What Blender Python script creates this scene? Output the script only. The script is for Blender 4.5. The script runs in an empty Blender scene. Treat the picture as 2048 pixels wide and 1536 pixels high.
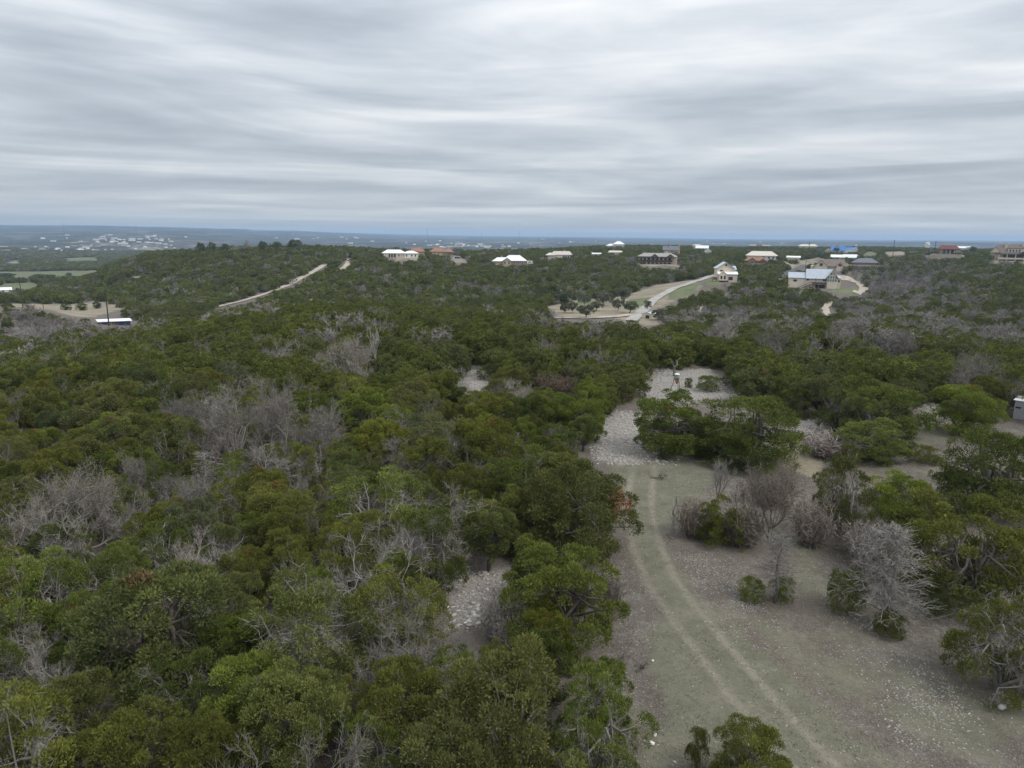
import bpy, math, random
import numpy as np
from mathutils import Matrix, Vector

random.seed(7)
rng = np.random.default_rng(7)
C = bpy.context
SC = C.scene
COL = SC.collection

# ------------------------------------------------------------------ camera
F_PX, CX, CY = 1420.0, 1024.0, 768.0          # focal length and centre in pixels of the 2048x1536 photo
CAM_H = 19.0
PITCH, ROLL = math.radians(11.85), math.atan(0.0115)
cam = bpy.data.cameras.new('camera')
cam.sensor_width = 36.0
cam.lens = 36.0 * F_PX / 2048.0
cam.clip_start, cam.clip_end = 0.5, 60000.0
camo = bpy.data.objects.new('camera', cam)
COL.objects.link(camo)
RM = Matrix.Rotation(math.pi / 2 - PITCH, 3, 'X') @ Matrix.Rotation(ROLL, 3, 'Z')
camo.matrix_world = Matrix.Translation((0, 0, CAM_H)) @ RM.to_4x4()
SC.camera = camo
R3 = np.array(RM)

# ------------------------------------------------------------------ sky, sun, exposure
SUN_EL, SUN_AZ = math.radians(52), math.radians(125)      # azimuth east of +Y
world = bpy.data.worlds.new('World')
SC.world = world
world.use_nodes = True
def make_world():
    nt = world.node_tree
    nt.nodes.clear()
    N = nt.nodes.new
    L = nt.links.new
    out = N('ShaderNodeOutputWorld')
    sky = N('ShaderNodeTexSky')
    sky.sky_type = 'NISHITA'
    sky.sun_disc = False
    sky.sun_elevation = SUN_EL
    sky.sun_rotation = SUN_AZ
    bg1 = N('ShaderNodeBackground'); bg1.inputs['Strength'].default_value = 0.1
    L(sky.outputs[0], bg1.inputs['Color'])
    tc = N('ShaderNodeTexCoord')
    sep = N('ShaderNodeSeparateXYZ')
    L(tc.outputs['Generated'], sep.inputs[0])
    def m(op, a, b=None, c=None, clamp=False):
        n = N('ShaderNodeMath'); n.operation = op; n.use_clamp = clamp
        for i, v in enumerate((a, b, c)):
            if v is None: continue
            if isinstance(v, (int, float)): n.inputs[i].default_value = v
            else: L(v, n.inputs[i])
        return n.outputs[0]
    x, y, z = sep.outputs
    h2 = m('ADD', m('MULTIPLY', x, x), m('MULTIPLY', y, y))
    h2 = m('MAXIMUM', h2, 1e-4)
    el = m('MAXIMUM', m('DIVIDE', z, m('SQRT', h2)), 0.0)
    s2 = m('DIVIDE', m('MULTIPLY', x, x), h2)
    elp = m('DIVIDE', el, m('ADD', m('MULTIPLY', s2, 0.30), 1.0))
    v = m('LOGARITHM', m('ADD', elp, 0.035), math.e)
    def band(su, sv, ox, detail, rough, dist):
        cb = N('ShaderNodeCombineXYZ')
        L(m('ADD', m('MULTIPLY', x, su), ox), cb.inputs[0])
        L(m('MULTIPLY', v, sv), cb.inputs[1])
        L(m('MULTIPLY', y, su * 0.6), cb.inputs[2])
        t = N('ShaderNodeTexNoise')
        t.inputs['Scale'].default_value = 1.0
        t.inputs['Detail'].default_value = detail
        t.inputs['Roughness'].default_value = rough
        t.inputs['Distortion'].default_value = dist
        L(cb.outputs[0], t.inputs['Vector'])
        return t.outputs[0]
    a = band(1.5, 2.3, 3.1, 4.0, 0.5, 0.9)
    b = band(2.4, 5.0, 8.7, 5.0, 0.55, 1.0)
    c = band(8.0, 11.0, 1.3, 5.0, 0.6, 0.5)
    s = m('ADD', m('MULTIPLY', a, 0.75), m('ADD', m('MULTIPLY', b, 0.21), m('MULTIPLY', c, 0.04)))
    zz = m('ADD', m('MAXIMUM', z, 0.0), 0.10)
    cbl = N('ShaderNodeCombineXYZ')
    L(m('DIVIDE', m('MULTIPLY', x, 0.55), zz), cbl.inputs[0]); L(m('DIVIDE', y, zz), cbl.inputs[1])
    lump = N('ShaderNodeTexNoise')
    lump.inputs['Scale'].default_value = 1.25; lump.inputs['Detail'].default_value = 6.0; lump.inputs['Roughness'].default_value = 0.55; lump.inputs['Distortion'].default_value = 0.25
    L(cbl.outputs[0], lump.inputs['Vector'])
    s = m('ADD', m('MULTIPLY', s, 0.74), m('MULTIPLY', lump.outputs[0], 0.26))
    s = m('MULTIPLY_ADD', m('SUBTRACT', s, 0.5), 3.5, 0.49)
    # thin, brighter cloud high over the view
    sd = Vector((0.08, 0.76, 0.64)).normalized()
    dp = N('ShaderNodeVectorMath'); dp.operation = 'DOT_PRODUCT'
    L(tc.outputs['Generated'], dp.inputs[0]); dp.inputs[1].default_value = sd
    glow = m('POWER', m('MAXIMUM', dp.outputs['Value'], 0.0), 9.0)
    s = m('ADD', s, m('MULTIPLY', glow, 0.50))
    s = m('ADD', s, m('MULTIPLY', m('MINIMUM', el, 0.5), 0.15))
    ramp = N('ShaderNodeValToRGB')
    r = ramp.color_ramp
    r.elements[0].position = 0.0; r.elements[0].color = (0.345, 0.395, 0.452, 1)
    r.elements[1].position = 1.0; r.elements[1].color = (0.86, 0.88, 0.90, 1)
    e = r.elements.new(0.35); e.color = (0.465, 0.518, 0.580, 1)
    e = r.elements.new(0.62); e.color = (0.605, 0.652, 0.705, 1)
    L(s, ramp.inputs[0])
    # even pale grey-blue veil low over the land
    mx = N('ShaderNodeMixRGB')
    veil = m('MULTIPLY', m('POWER', 2.718, m('MULTIPLY', el, -28.0)), 0.75)
    L(veil, mx.inputs[0]); L(ramp.outputs[0], mx.inputs[1]); mx.inputs[2].default_value = (0.50, 0.578, 0.655, 1)
    bg2 = N('ShaderNodeBackground'); bg2.inputs['Strength'].default_value = 1.0
    L(mx.outputs[0], bg2.inputs['Color'])
    # an overcast sky grows brighter towards the zenith
    L(m('MULTIPLY_ADD', m('MAXIMUM', z, 0.0), 1.05, 0.95), bg2.inputs['Strength'])
    mix = N('ShaderNodeMixShader'); mix.inputs[0].default_value = 0.95
    L(bg1.outputs[0], mix.inputs[1]); L(bg2.outputs[0], mix.inputs[2])
    L(mix.outputs[0], out.inputs['Surface'])
make_world()

sunl = bpy.data.lights.new('sun', 'SUN')
sunl.energy = 1.9
sunl.angle = math.radians(24)
sunl.color = (1.0, 0.96, 0.9)
suno = bpy.data.objects.new('sun', sunl)
COL.objects.link(suno)
suno.rotation_euler = (math.pi / 2 - SUN_EL, 0, math.pi - SUN_AZ)
suno.location = (0, 0, 60)

vs = SC.view_settings
vs.view_transform = 'Standard'; vs.look = 'None'; vs.exposure = -0.04; vs.gamma = 1.0
vs.use_curve_mapping = False
SC.cycles.use_denoising = True
SC.cycles.max_bounces = 5
SC.cycles.diffuse_bounces = 3
SC.cycles.transmission_bounces = 3
SC.cycles.volume_bounces = 1

# ------------------------------------------------------------------ maths helpers
def hash2(ix, iy, seed):
    n = (ix.astype(np.int64) * 374761393 + iy.astype(np.int64) * 668265263 + seed * 144665) & 0xffffffff
    n = ((n ^ (n >> 13)) * 1274126177) & 0xffffffff
    n = (n ^ (n >> 16)) & 0xffffffff
    return n / 4294967295.0
def vnoise(x, y, seed=0):
    x = np.asarray(x, float); y = np.asarray(y, float)
    ix, iy = np.floor(x), np.floor(y)
    fx, fy = x - ix, y - iy
    fx = fx * fx * (3 - 2 * fx); fy = fy * fy * (3 - 2 * fy)
    a = hash2(ix, iy, seed); b = hash2(ix + 1, iy, seed)
    c = hash2(ix, iy + 1, seed); d = hash2(ix + 1, iy + 1, seed)
    return (a + (b - a) * fx) * (1 - fy) + (c + (d - c) * fx) * fy - 0.5
def fbm(x, y, seed=0, octv=3):
    s, amp = 0, 1.0
    for i in range(octv):
        s = s + vnoise(x * 2 ** i, y * 2 ** i, seed + i * 17) * amp
        amp *= 0.5
    return s
def sstep(a, b, x):
    t = np.clip((x - a) / (b - a), 0, 1)
    return t * t * (3 - 2 * t)
def ray(px, py):
    d = R3 @ np.array([(px - CX) / F_PX, (CY - py) / F_PX, -1.0])
    return d
def project(x, y, z):
    x = np.asarray(x, float); y = np.asarray(y, float); z = np.asarray(z, float)
    P = np.stack([x, y, z - CAM_H], -1) @ R3
    w = np.maximum(-P[..., 2], 1e-3)
    return CX + F_PX * P[..., 0] / w, CY - F_PX * P[..., 1] / w
def pt_depth(px, py, depth):
    d = ray(px, py)
    t = depth / d[1]
    return np.array([d[0] * t, depth, CAM_H + d[2] * t])

# ------------------------------------------------------------------ terrain
# per column of the view: (distance, photo row, height of the tree tops over the ground) or (distance, None, ground height)
U_COLS = [-0.9, -0.7, -0.5, -0.3, -0.1, 0.1, 0.3, 0.5, 0.7, 0.9]
_tail = [(1500, None, -34), (2500, None, -60)]
T = {
 -0.7: [(84, 725, 4), (130, 700, 5), (170, 672, 5), (220, 648, 4), (265, 635, 0), (310, 612, 0), (340, 600, 4), (400, 588, 4), (500, 577, 1), (580, 570, 0), (700, 560, 0), (900, 545, 0), (1000, 538, 3), (1300, 520, 4), (1700, 506, 4), (2200, 499, 3), (2900, 490, 3), (3800, 479, 3), (5000, 469, 3), (6500, 457, 0), (8000, 450, 0), (9500, None, 60), (15000, None, 40)],
 -0.5: [(115, 655, 4), (180, None, -8), (250, 641, 4), (330, 612, 4), (420, 585, 4), (480, 563, 4), (520, 543, 4), (570, 521, 4), (620, 505, 4), (720, None, -6), (900, None, -30), (1500, None, -42), (2400, 500, 3), (3200, 489, 3), (4500, 471, 3), (6500, 460, 0), (8300, 453.5, 0), (10000, None, 45), (15000, None, 30)],
 -0.3: [(150, 613, 4), (200, None, -6), (330, 602, 2), (430, 562, 4), (500, 532, 4), (580, 506, 4), (650, 491, 4), (740, None, -1), (900, None, -14), (1500, None, -42), (2500, None, -58), (4500, 486, 0), (7000, 472, 0), (9000, 463.5, 0), (11000, None, 35), (15000, None, 25)],
 -0.1: [(150, 612, 4), (200, None, -7), (300, None, -15), (340, 603, 4), (430, 562, 4), (520, 531, 4), (620, 512, 4), (750, 500, 4), (880, None, -8), (1200, None, -32), (2000, None, -58), (3500, 497, 0), (5000, 485, 0), (8000, 478, 0), (14000, 471.5, 0), (15000, 471.5, 0)],
 0.1: [(120, 645, 4), (200, None, -8), (280, 634, 0), (380, 600, 0), (480, 552, 4), (600, 512, 4), (650, 509, 3.5), (800, 498, 4), (1100, 491, 4), (1250, None, -4)] + _tail + [(5000, 485.5, 0), (8000, 480, 0), (14000, 475, 0), (15000, 475, 0)],
 0.3: [(115, 660, 4), (180, 645, 5), (240, 626, 5), (300, 602, 5), (345, 581, 4), (375, 562, 0), (430, 547, 4), (470, 537, 4), (540, 526, 4), (680, 510, 4), (850, 500, 4), (1050, 492.5, 4), (1250, None, -4)] + _tail + [(6000, 486, 0), (9000, 482, 0), (14000, 479, 0), (15000, 479, 0)],
 0.5: [(125, 642, 4.5), (190, 640, 4.5), (240, 628, 4), (320, 601, 5), (400, 577, 4), (480, 551, 4), (570, 531, 4), (700, 514, 4), (900, 500, 4), (1150, 492, 4), (1300, None, -3)] + _tail + [(6000, 488, 0), (9000, 484, 0), (14000, 480.5, 0), (15000, 480.5, 0)],
 0.7: [(98, 690, 4.5), (150, 668, 5), (210, 640, 5), (290, 602, 5), (360, 572, 5), (430, 547, 4), (520, 528, 4), (600, 521, 2), (800, 505, 4), (1000, 496, 4), (1200, None, -2)] + _tail + [(6000, 488, 0), (9000, 484.5, 0), (14000, 481.5, 0), (15000, 481.5, 0)],
}
T[-0.9] = T[-0.7]; T[0.9] = T[0.7]
LD = np.linspace(math.log(6), math.log(15000), 240)
Zt = []
for u in U_COLS:
    pts = [(6, -0.0), (30, 0.0), (70, 0.0)]
    uu = max(-0.7, min(0.7, u))
    for d, py, cn in T[u]:
        if py is None: pts.append((d, cn))
        else:
            r_ = ray(CX + F_PX * uu, py)
            pts.append((d, CAM_H + d * r_[2] / r_[1] - cn))
    xs = np.log([p[0] for p in pts]); ys = [p[1] for p in pts]
    zz = np.interp(LD, xs, ys)
    k = np.exp(-0.5 * (np.arange(-4, 5) / 1.6) ** 2); k /= k.sum()
    zz = np.convolve(np.pad(zz, 4, mode='edge'), k, mode='valid')
    Zt.append(zz)
Zt = np.array(Zt)
PADS = []      # (x, y, z, radius): level ground cut into the slope under a building
def height(x, y):
    x = np.asarray(x, float); y = np.asarray(y, float)
    yy = np.clip(y, 6.0, 15000.0)
    u = np.clip(x / yy, -0.899, 0.899)
    fu = (u + 0.9) / 0.2
    iu = np.clip(np.floor(fu).astype(int), 0, 8)
    tu = fu - iu
    fd = (np.log(yy) - LD[0]) / (LD[1] - LD[0])
    jd = np.clip(np.floor(fd).astype(int), 0, 238)
    td = fd - jd
    def col(i):
        i = np.clip(i, 0, 9)
        return Zt[i, jd] * (1 - td) + Zt[i, jd + 1] * td
    p0, p1, p2, p3 = col(iu - 1), col(iu), col(iu + 1), col(iu + 2)
    z = p1 + 0.5 * tu * (p2 - p0 + tu * (2 * p0 - 5 * p1 + 4 * p2 - p3 + tu * (3 * (p1 - p2) + p3 - p0)))
    # the flank of the wooded hill falls away towards the valley
    z = z - 9.5 * np.exp(-((u + 0.60) / 0.06) ** 2) * sstep(420, 520, yy) * (1 - sstep(760, 1000, yy))
    r = np.hypot(x, y)
    z = z + fbm(x / 900.0, y / 900.0, 23, 2) * 22.0 * sstep(2200, 3400, r) * (1 - sstep(6500, 8500, r))
    z = z + fbm(x / 14.0, y / 14.0, 3, 2) * 0.35
    z = z + fbm(x / 55.0, y / 55.0, 5, 2) * 2.2 * sstep(110, 260, r)
    z = z + fbm(x / 420.0, y / 420.0, 9, 3) * 16.0 * sstep(1300, 3000, r)
    z = z + fbm(x / 1500.0, y / 1500.0, 13, 3) * 12.0 * sstep(3500, 8000, r)
    for (a, b, c, rad) in PADS:
        w = 1 - sstep(rad, rad * 1.9, np.hypot(x - a, y - b))
        z = z * (1 - w) + c * w
    return z
def h1(x, y): return float(height(np.array([x]), np.array([y]))[0])
_TT = np.exp(np.linspace(math.log(10), math.log(15000), 2200))
def at(px, py):
    """the point of the ground seen at a pixel of the photograph"""
    d = ray(px, py); d = d / d[1]
    zr = CAM_H + d[2] * _TT
    hh = height(d[0] * _TT, _TT)
    idx = np.nonzero(zr < hh)[0]
    i = idx[0] if len(idx) else len(_TT) - 1
    if i > 0:
        a, b = zr[i - 1] - hh[i - 1], zr[i] - hh[i]
        t = _TT[i - 1] + (_TT[i] - _TT[i - 1]) * (a / (a - b) if a != b else 0)
    else: t = _TT[0]
    return np.array([d[0] * t, t, h1(d[0] * t, t)])
def polyd(x, y, poly):
    """signed distance to a polygon, positive inside"""
    P = np.asarray(poly, float)
    d = np.full(x.shape, 1e9); inside = np.zeros(x.shape, bool)
    for i in range(len(P)):
        a, b = P[i], P[(i + 1) % len(P)]
        ab = b - a
        t = np.clip(((x - a[0]) * ab[0] + (y - a[1]) * ab[1]) / max(ab @ ab, 1e-9), 0, 1)
        d = np.minimum(d, np.hypot(x - a[0] - t * ab[0], y - a[1] - t * ab[1]))
        c = ((a[1] > y) != (b[1] > y))
        xi = a[0] + (y - a[1]) * ab[0] / (ab[1] if abs(ab[1]) > 1e-12 else 1e-12)
        inside ^= (c & (x < xi))
    return np.where(inside, d, -d)
def lined(x, y, line):
    """signed lateral distance to a polyline"""
    P = np.asarray(line, float)
    best = np.full(x.shape, 1e9); sg = np.ones(x.shape)
    for i in range(len(P) - 1):
        a, b = P[i], P[i + 1]
        ab = b - a
        t = np.clip(((x - a[0]) * ab[0] + (y - a[1]) * ab[1]) / max(ab @ ab, 1e-9), 0, 1)
        dd = np.hypot(x - a[0] - t * ab[0], y - a[1] - t * ab[1])
        s = np.sign(ab[0] * (y - a[1]) - ab[1] * (x - a[0]))
        mk = dd < best
        best = np.where(mk, dd, best); sg = np.where(mk, s, sg)
    return best * sg
def smooth_line(pts, n=60):
    P = np.array(pts, float)[:, :2]
    s = np.concatenate([[0], np.cumsum(np.hypot(*np.diff(P, axis=0).T))])
    t = np.linspace(0, s[-1], n)
    Q = np.stack([np.interp(t, s, P[:, 0]), np.interp(t, s, P[:, 1])], -1)
    for _ in range(3):
        Q[1:-1] = 0.25 * Q[:-2] + 0.5 * Q[1:-1] + 0.25 * Q[2:]
    return Q

# ------------------------------------------------------------------ materials
def newmat(name):
    m = bpy.data.materials.new(name); m.use_nodes = True
    nt = m.node_tree
    b = nt.nodes['Principled BSDF']
    b.inputs['Roughness'].default_value = 0.85
    b.inputs['Specular IOR Level'].default_value = 0.2
    return m, nt, b
def ND(nt, typ, **kw):
    n = nt.nodes.new(typ)
    for k, v in kw.items(): setattr(n, k, v)
    return n
def setin(nt, n, key, v):
    if isinstance(v, bpy.types.NodeSocket): nt.links.new(v, n.inputs[key])
    else: n.inputs[key].default_value = v
def mth(nt, op, a, b=0.0, c=0.0, clamp=False):
    n = ND(nt, 'ShaderNodeMath', operation=op, use_clamp=clamp)
    for i, v in enumerate((a, b, c)): setin(nt, n, i, v)
    return n.outputs[0]
def mixc(nt, f, a, b, mode='MIX'):
    n = ND(nt, 'ShaderNodeMixRGB', blend_type=mode)
    setin(nt, n, 0, f)
    for i, v in ((1, a), (2, b)):
        setin(nt, n, i, v if isinstance(v, bpy.types.NodeSocket) else (*v[:3], 1))
    return n.outputs[0]
def noise(nt, vec, scale, detail=4.0, rough=0.55, dist=0.0):
    n = ND(nt, 'ShaderNodeTexNoise')
    n.inputs['Scale'].default_value = scale; n.inputs['Detail'].default_value = detail
    n.inputs['Roughness'].default_value = rough; n.inputs['Distortion'].default_value = dist
    if vec is not None: nt.links.new(vec, n.inputs['Vector'])
    return n.outputs[0]
def ramp(nt, f, stops):
    n = ND(nt, 'ShaderNodeValToRGB')
    e = n.color_ramp.elements
    while len(e) < len(stops): e.new(0.5)
    for i, (p, c) in enumerate(stops):
        e[i].position = p; e[i].color = (*c, 1) if len(c) == 3 else c
    setin(nt, n, 0, f)
    return n.outputs[0]
def rng01(nt, v, lo, hi):
    n = ND(nt, 'ShaderNodeMapRange'); n.clamp = True
    setin(nt, n, 0, v); n.inputs[1].default_value = lo; n.inputs[2].default_value = hi
    return n.outputs[0]
def attr(nt, name):
    return ND(nt, 'ShaderNodeAttribute', attribute_name=name).outputs['Fac']

def mat_plain(name, col, rough=0.8, var=0.12, scale=2.0, spec=0.25, metal=0.0):
    m, nt, b = newmat(name)
    tc = ND(nt, 'ShaderNodeTexCoord').outputs['Object']
    n = noise(nt, tc, scale, 5.0, 0.6)
    lo = tuple(c * (1 - var) for c in col); hi = tuple(min(1, c * (1 + var)) for c in col)
    nt.links.new(ramp(nt, n, [(0.3, lo), (0.7, hi)]), b.inputs['Base Color'])
    b.inputs['Roughness'].default_value = rough
    b.inputs['Specular IOR Level'].default_value = spec
    b.inputs['Metallic'].default_value = metal
    return m

def mat_foliage(name, dark, mid, light, rust=(0.25, 0.125, 0.065)):
    m, nt, b = newmat(name)
    t = attr(nt, 'tone')
    oi = ND(nt, 'ShaderNodeObjectInfo')
    r = oi.outputs['Random']
    tt = mth(nt, 'ADD', t, mth(nt, 'MULTIPLY_ADD', r, 0.34, -0.17))
    c = ramp(nt, tt, [(0.0, dark), (0.45, mid), (0.85, light)])
    # some whole trees drier and greyer than others
    r2 = mth(nt, 'FRACT', mth(nt, 'MULTIPLY', r, 17.31))
    c = mixc(nt, mth(nt, 'MULTIPLY', rng01(nt, r2, 0.5, 1.0), 0.5), c, (0.125, 0.132, 0.080))
    r3 = mth(nt, 'FRACT', mth(nt, 'MULTIPLY', r, 53.7))
    c = mixc(nt, mth(nt, 'MULTIPLY', rng01(nt, r3, 0.85, 1.0), 0.35), c, (0.150, 0.140, 0.045))
    c = mixc(nt, attr(nt, 'rust'), c, rust)
    c = mixc(nt, 1.0, c, oi.outputs['Color'], 'MULTIPLY')
    nt.links.new(c, b.inputs['Base Color'])
    b.inputs['Roughness'].default_value = 0.75
    b.inputs['Specular IOR Level'].default_value = 0.06
    tr = ND(nt, 'ShaderNodeBsdfTranslucent')
    nt.links.new(c, tr.inputs[0])
    mx = ND(nt, 'ShaderNodeMixShader'); mx.inputs[0].default_value = 0.22
    out = nt.nodes['Material Output']
    nt.links.new(b.outputs[0], mx.inputs[1]); nt.links.new(tr.outputs[0], mx.inputs[2])
    nt.links.new(mx.outputs[0], out.inputs['Surface'])
    return m
def mat_bark(name, a, b_, var=0.5):
    m, nt, b = newmat(name)
    tc = ND(nt, 'ShaderNodeTexCoord').outputs['Object']
    oi = ND(nt, 'ShaderNodeObjectInfo')
    n = noise(nt, tc, 5.0, 5.0, 0.65)
    f = mth(nt, 'ADD', n, mth(nt, 'MULTIPLY_ADD', oi.outputs['Random'], var, -var / 2), clamp=True)
    c = ramp(nt, f, [(0.25, a), (0.75, b_)])
    c = mixc(nt, 1.0, c, oi.outputs['Color'], 'MULTIPLY')
    nt.links.new(c, b.inputs['Base Color'])
    b.inputs['Roughness'].default_value = 0.9
    return m
M_JUN = mat_foliage('juniper_foliage', (0.068, 0.082, 0.024), (0.128, 0.146, 0.034), (0.205, 0.222, 0.052))
M_OAK = mat_foliage('live_oak_foliage', (0.085, 0.094, 0.058), (0.15, 0.16, 0.10), (0.22, 0.23, 0.15))
M_JBARK = mat_bark('juniper_bark', (0.075, 0.064, 0.053), (0.185, 0.165, 0.145))
M_GREY = mat_bark('bare_bark', (0.180, 0.164, 0.149), (0.33, 0.304, 0.278))
M_DEAD = mat_bark('dead_wood', (0.21, 0.195, 0.178), (0.37, 0.35, 0.325))
M_BROWNLEAF = mat_bark('dry_leaves', (0.115, 0.094, 0.076), (0.205, 0.175, 0.146), 0.3)

def mat_ground():
    m, nt, b = newmat('ground')
    geo = ND(nt, 'ShaderNodeNewGeometry')
    pos = geo.outputs['Position']
    ln = ND(nt, 'ShaderNodeVectorMath', operation='LENGTH'); nt.links.new(pos, ln.inputs[0])
    dist = ln.outputs['Value']
    n_big = noise(nt, pos, 0.11, 4, 0.6)
    n_mid = noise(nt, pos, 0.55, 6, 0.75)
    n_fin = noise(nt, pos, 4.0, 6, 0.7)
    n_gr = noise(nt, pos, 14.0, 5, 0.8)
    # leaf litter and thin soil
    lit = ramp(nt, n_mid, [(0.36, (0.094, 0.083, 0.070)), (0.5, (0.132, 0.119, 0.103)), (0.62, (0.190, 0.176, 0.155))])
    lit = mixc(nt, rng01(nt, n_big, 0.45, 0.65), lit, (0.145, 0.120, 0.098))
    lit = mixc(nt, mth(nt, 'MULTIPLY', rng01(nt, n_fin, 0.40, 0.60), 0.6), lit, (0.095, 0.074, 0.058))
    lit = mixc(nt, mth(nt, 'MULTIPLY', rng01(nt, n_gr, 0.54, 0.62), 0.7), lit, (0.36, 0.335, 0.30))
    # thin winter grass
    gr = ramp(nt, n_mid, [(0.3, (0.104, 0.104, 0.070)), (0.5, (0.150, 0.146, 0.108)), (0.72, (0.205, 0.190, 0.145))])
    gr = mixc(nt, mth(nt, 'MULTIPLY', rng01(nt, n_fin, 0.45, 0.65), 0.5), gr, (0.118, 0.112, 0.074))
    gr = mixc(nt, mth(nt, 'MULTIPLY', rng01(nt, n_gr, 0.5, 0.7), 0.5), gr, (0.28, 0.26, 0.205))
    ga = mth(nt, 'ADD', attr(nt, 'grass'), mth(nt, 'MULTIPLY_ADD', n_fin, 0.9, -0.45))
    ga = mth(nt, 'ADD', ga, mth(nt, 'MULTIPLY_ADD', n_mid, 1.0, -0.5))
    ga = mth(nt, 'ADD', ga, mth(nt, 'MULTIPLY_ADD', noise(nt, pos, 0.22, 4, 0.6), 1.8, -0.9))
    c = mixc(nt, rng01(nt, ga, 0.3, 0.75), lit, gr)
    # broken limestone
    vo = ND(nt, 'ShaderNodeTexVoronoi', feature='F1'); vo.inputs['Scale'].default_value = 8.0
    nt.links.new(pos, vo.inputs['Vector'])
    rock = ramp(nt, vo.outputs['Distance'], [(0.0, (0.44, 0.425, 0.40)), (0.4, (0.31, 0.295, 0.272)), (0.7, (0.17, 0.150, 0.130))])
    rock = mixc(nt, 0.35, rock, mixc(nt, n_mid, (0.36, 0.27, 0.22), (0.40, 0.39, 0.37)))
    ro = mth(nt, 'ADD', attr(nt, 'rock'), mth(nt, 'MULTIPLY_ADD', n_fin, 1.0, -0.5))
    ro = mth(nt, 'ADD', ro, mth(nt, 'MULTIPLY_ADD', n_mid, 0.8, -0.4))
    c = mixc(nt, rng01(nt, ro, 0.4, 0.7), c, rock)
    # wheel ruts of the track
    td = attr(nt, 'trackd')
    td = mth(nt, 'ADD', td, mth(nt, 'MULTIPLY_ADD', n_mid, 0.55, -0.275))
    ad = mth(nt, 'ABSOLUTE', mth(nt, 'SUBTRACT', mth(nt, 'ABSOLUTE', td), 0.85))
    rut = mth(nt, 'SUBTRACT', 1.0, rng01(nt, ad, 0.08, 0.36))
    rut = mth(nt, 'MULTIPLY', rut, rng01(nt, mth(nt, 'ADD', n_fin, mth(nt, 'MULTIPLY', n_big, 0.6)), 0.62, 1.05))
    rutc = mixc(nt, n_fin, (0.24, 0.205, 0.168), (0.38, 0.335, 0.28))
    c = mixc(nt, mth(nt, 'MULTIPLY', rut, 0.78), c, rutc)
    # pale dry earth and green lawn farther off
    soil = ramp(nt, n_big, [(0.35, (0.21, 0.180, 0.130)), (0.65, (0.32, 0.278, 0.212))])
    soil = mixc(nt, mth(nt, 'MULTIPLY', rng01(nt, n_mid, 0.45, 0.65), 0.5), soil, (0.19, 0.175, 0.115))
    so = mth(nt, 'ADD', attr(nt, 'soil'), mth(nt, 'MULTIPLY_ADD', n_big, 1.7, -0.85))
    so = mth(nt, 'ADD', so, mth(nt, 'MULTIPLY_ADD', n_mid, 0.8, -0.4))
    c = mixc(nt, rng01(nt, so, 0.35, 0.65), c, soil)
    lawn = ramp(nt, n_big, [(0.35, (0.105, 0.130, 0.062)), (0.65, (0.165, 0.175, 0.098))])
    la = mth(nt, 'ADD', attr(nt, 'lawn'), mth(nt, 'MULTIPLY_ADD', n_big, 0.9, -0.45))
    c = mixc(nt, rng01(nt, la, 0.35, 0.65), c, lawn)
    # wooded country seen from miles away
    f1 = noise(nt, pos, 0.0035, 7, 0.68)
    f2 = noise(nt, pos, 0.035, 6, 0.75)
    f3 = noise(nt, pos, 0.0011, 5, 0.6)
    wood = ramp(nt, f2, [(0.3, (0.008, 0.012, 0.008)), (0.5, (0.030, 0.036, 0.022)), (0.66, (0.110, 0.100, 0.078))])
    wood = mixc(nt, rng01(nt, f1, 0.50, 0.60), wood, ramp(nt, f2, [(0.3, (0.035, 0.034, 0.030)), (0.66, (0.17, 0.152, 0.125))]))
    op = mth(nt, 'MULTIPLY', rng01(nt, f1, 0.60, 0.66), rng01(nt, f3, 0.45, 0.6))
    wood = mixc(nt, mth(nt, 'MULTIPLY', op, 0.8), wood, (0.30, 0.265, 0.20))
    fs = mth(nt, 'ADD', attr(nt, 'soil'), mth(nt, 'MULTIPLY_ADD', f2, 2.4, -1.2))
    fs = mth(nt, 'ADD', fs, mth(nt, 'MULTIPLY_ADD', f1, 2.0, -1.0))
    wood = mixc(nt, mth(nt, 'MULTIPLY', rng01(nt, fs, 0.75, 1.0), 0.8), wood, (0.38, 0.34, 0.27))
    wood = mixc(nt, rng01(nt, la, 0.35, 0.65), wood, lawn)
    c = mixc(nt, rng01(nt, dist, 1000, 1400), c, wood)
    nt.links.new(c, b.inputs['Base Color'])
    b.inputs['Roughness'].default_value = 0.95
    b.inputs['Specular IOR Level'].default_value = 0.1
    bp = ND(nt, 'ShaderNodeBump')
    bp.inputs['Strength'].default_value = 0.8; bp.inputs['Distance'].default_value = 0.08
    nt.links.new(mth(nt, 'ADD', n_fin, mth(nt, 'MULTIPLY', n_gr, 0.4)), bp.inputs['Height'])
    nt.links.new(bp.outputs[0], b.inputs['Normal'])
    return m
M_GROUND = mat_ground()
M_STONE = mat_bark('limestone', (0.34, 0.322, 0.295), (0.64, 0.625, 0.60), 0.6)
M_ROAD = mat_plain('pale_gravel', (0.40, 0.345, 0.28), 0.95, 0.25, 0.25)
M_DRIVE = mat_plain('grey_gravel', (0.37, 0.35, 0.32), 0.95, 0.2, 0.25)
M_ASPH = mat_plain('asphalt', (0.10, 0.10, 0.10), 0.9, 0.2, 0.5)
M_WHITEROOF = mat_plain('white_metal_roof', (0.80, 0.81, 0.83), 0.45, 0.05, 0.6, 0.4)
M_GREYROOF = mat_plain('galvanised_roof', (0.44, 0.48, 0.54), 0.4, 0.10, 0.6, 0.5)
M_CREAMROOF = mat_plain('cream_metal_roof', (0.62, 0.56, 0.50), 0.5, 0.08, 0.6)
M_TANROOF = mat_plain('weathered_grey_roof', (0.33, 0.31, 0.29), 0.8, 0.12, 0.8)
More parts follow.
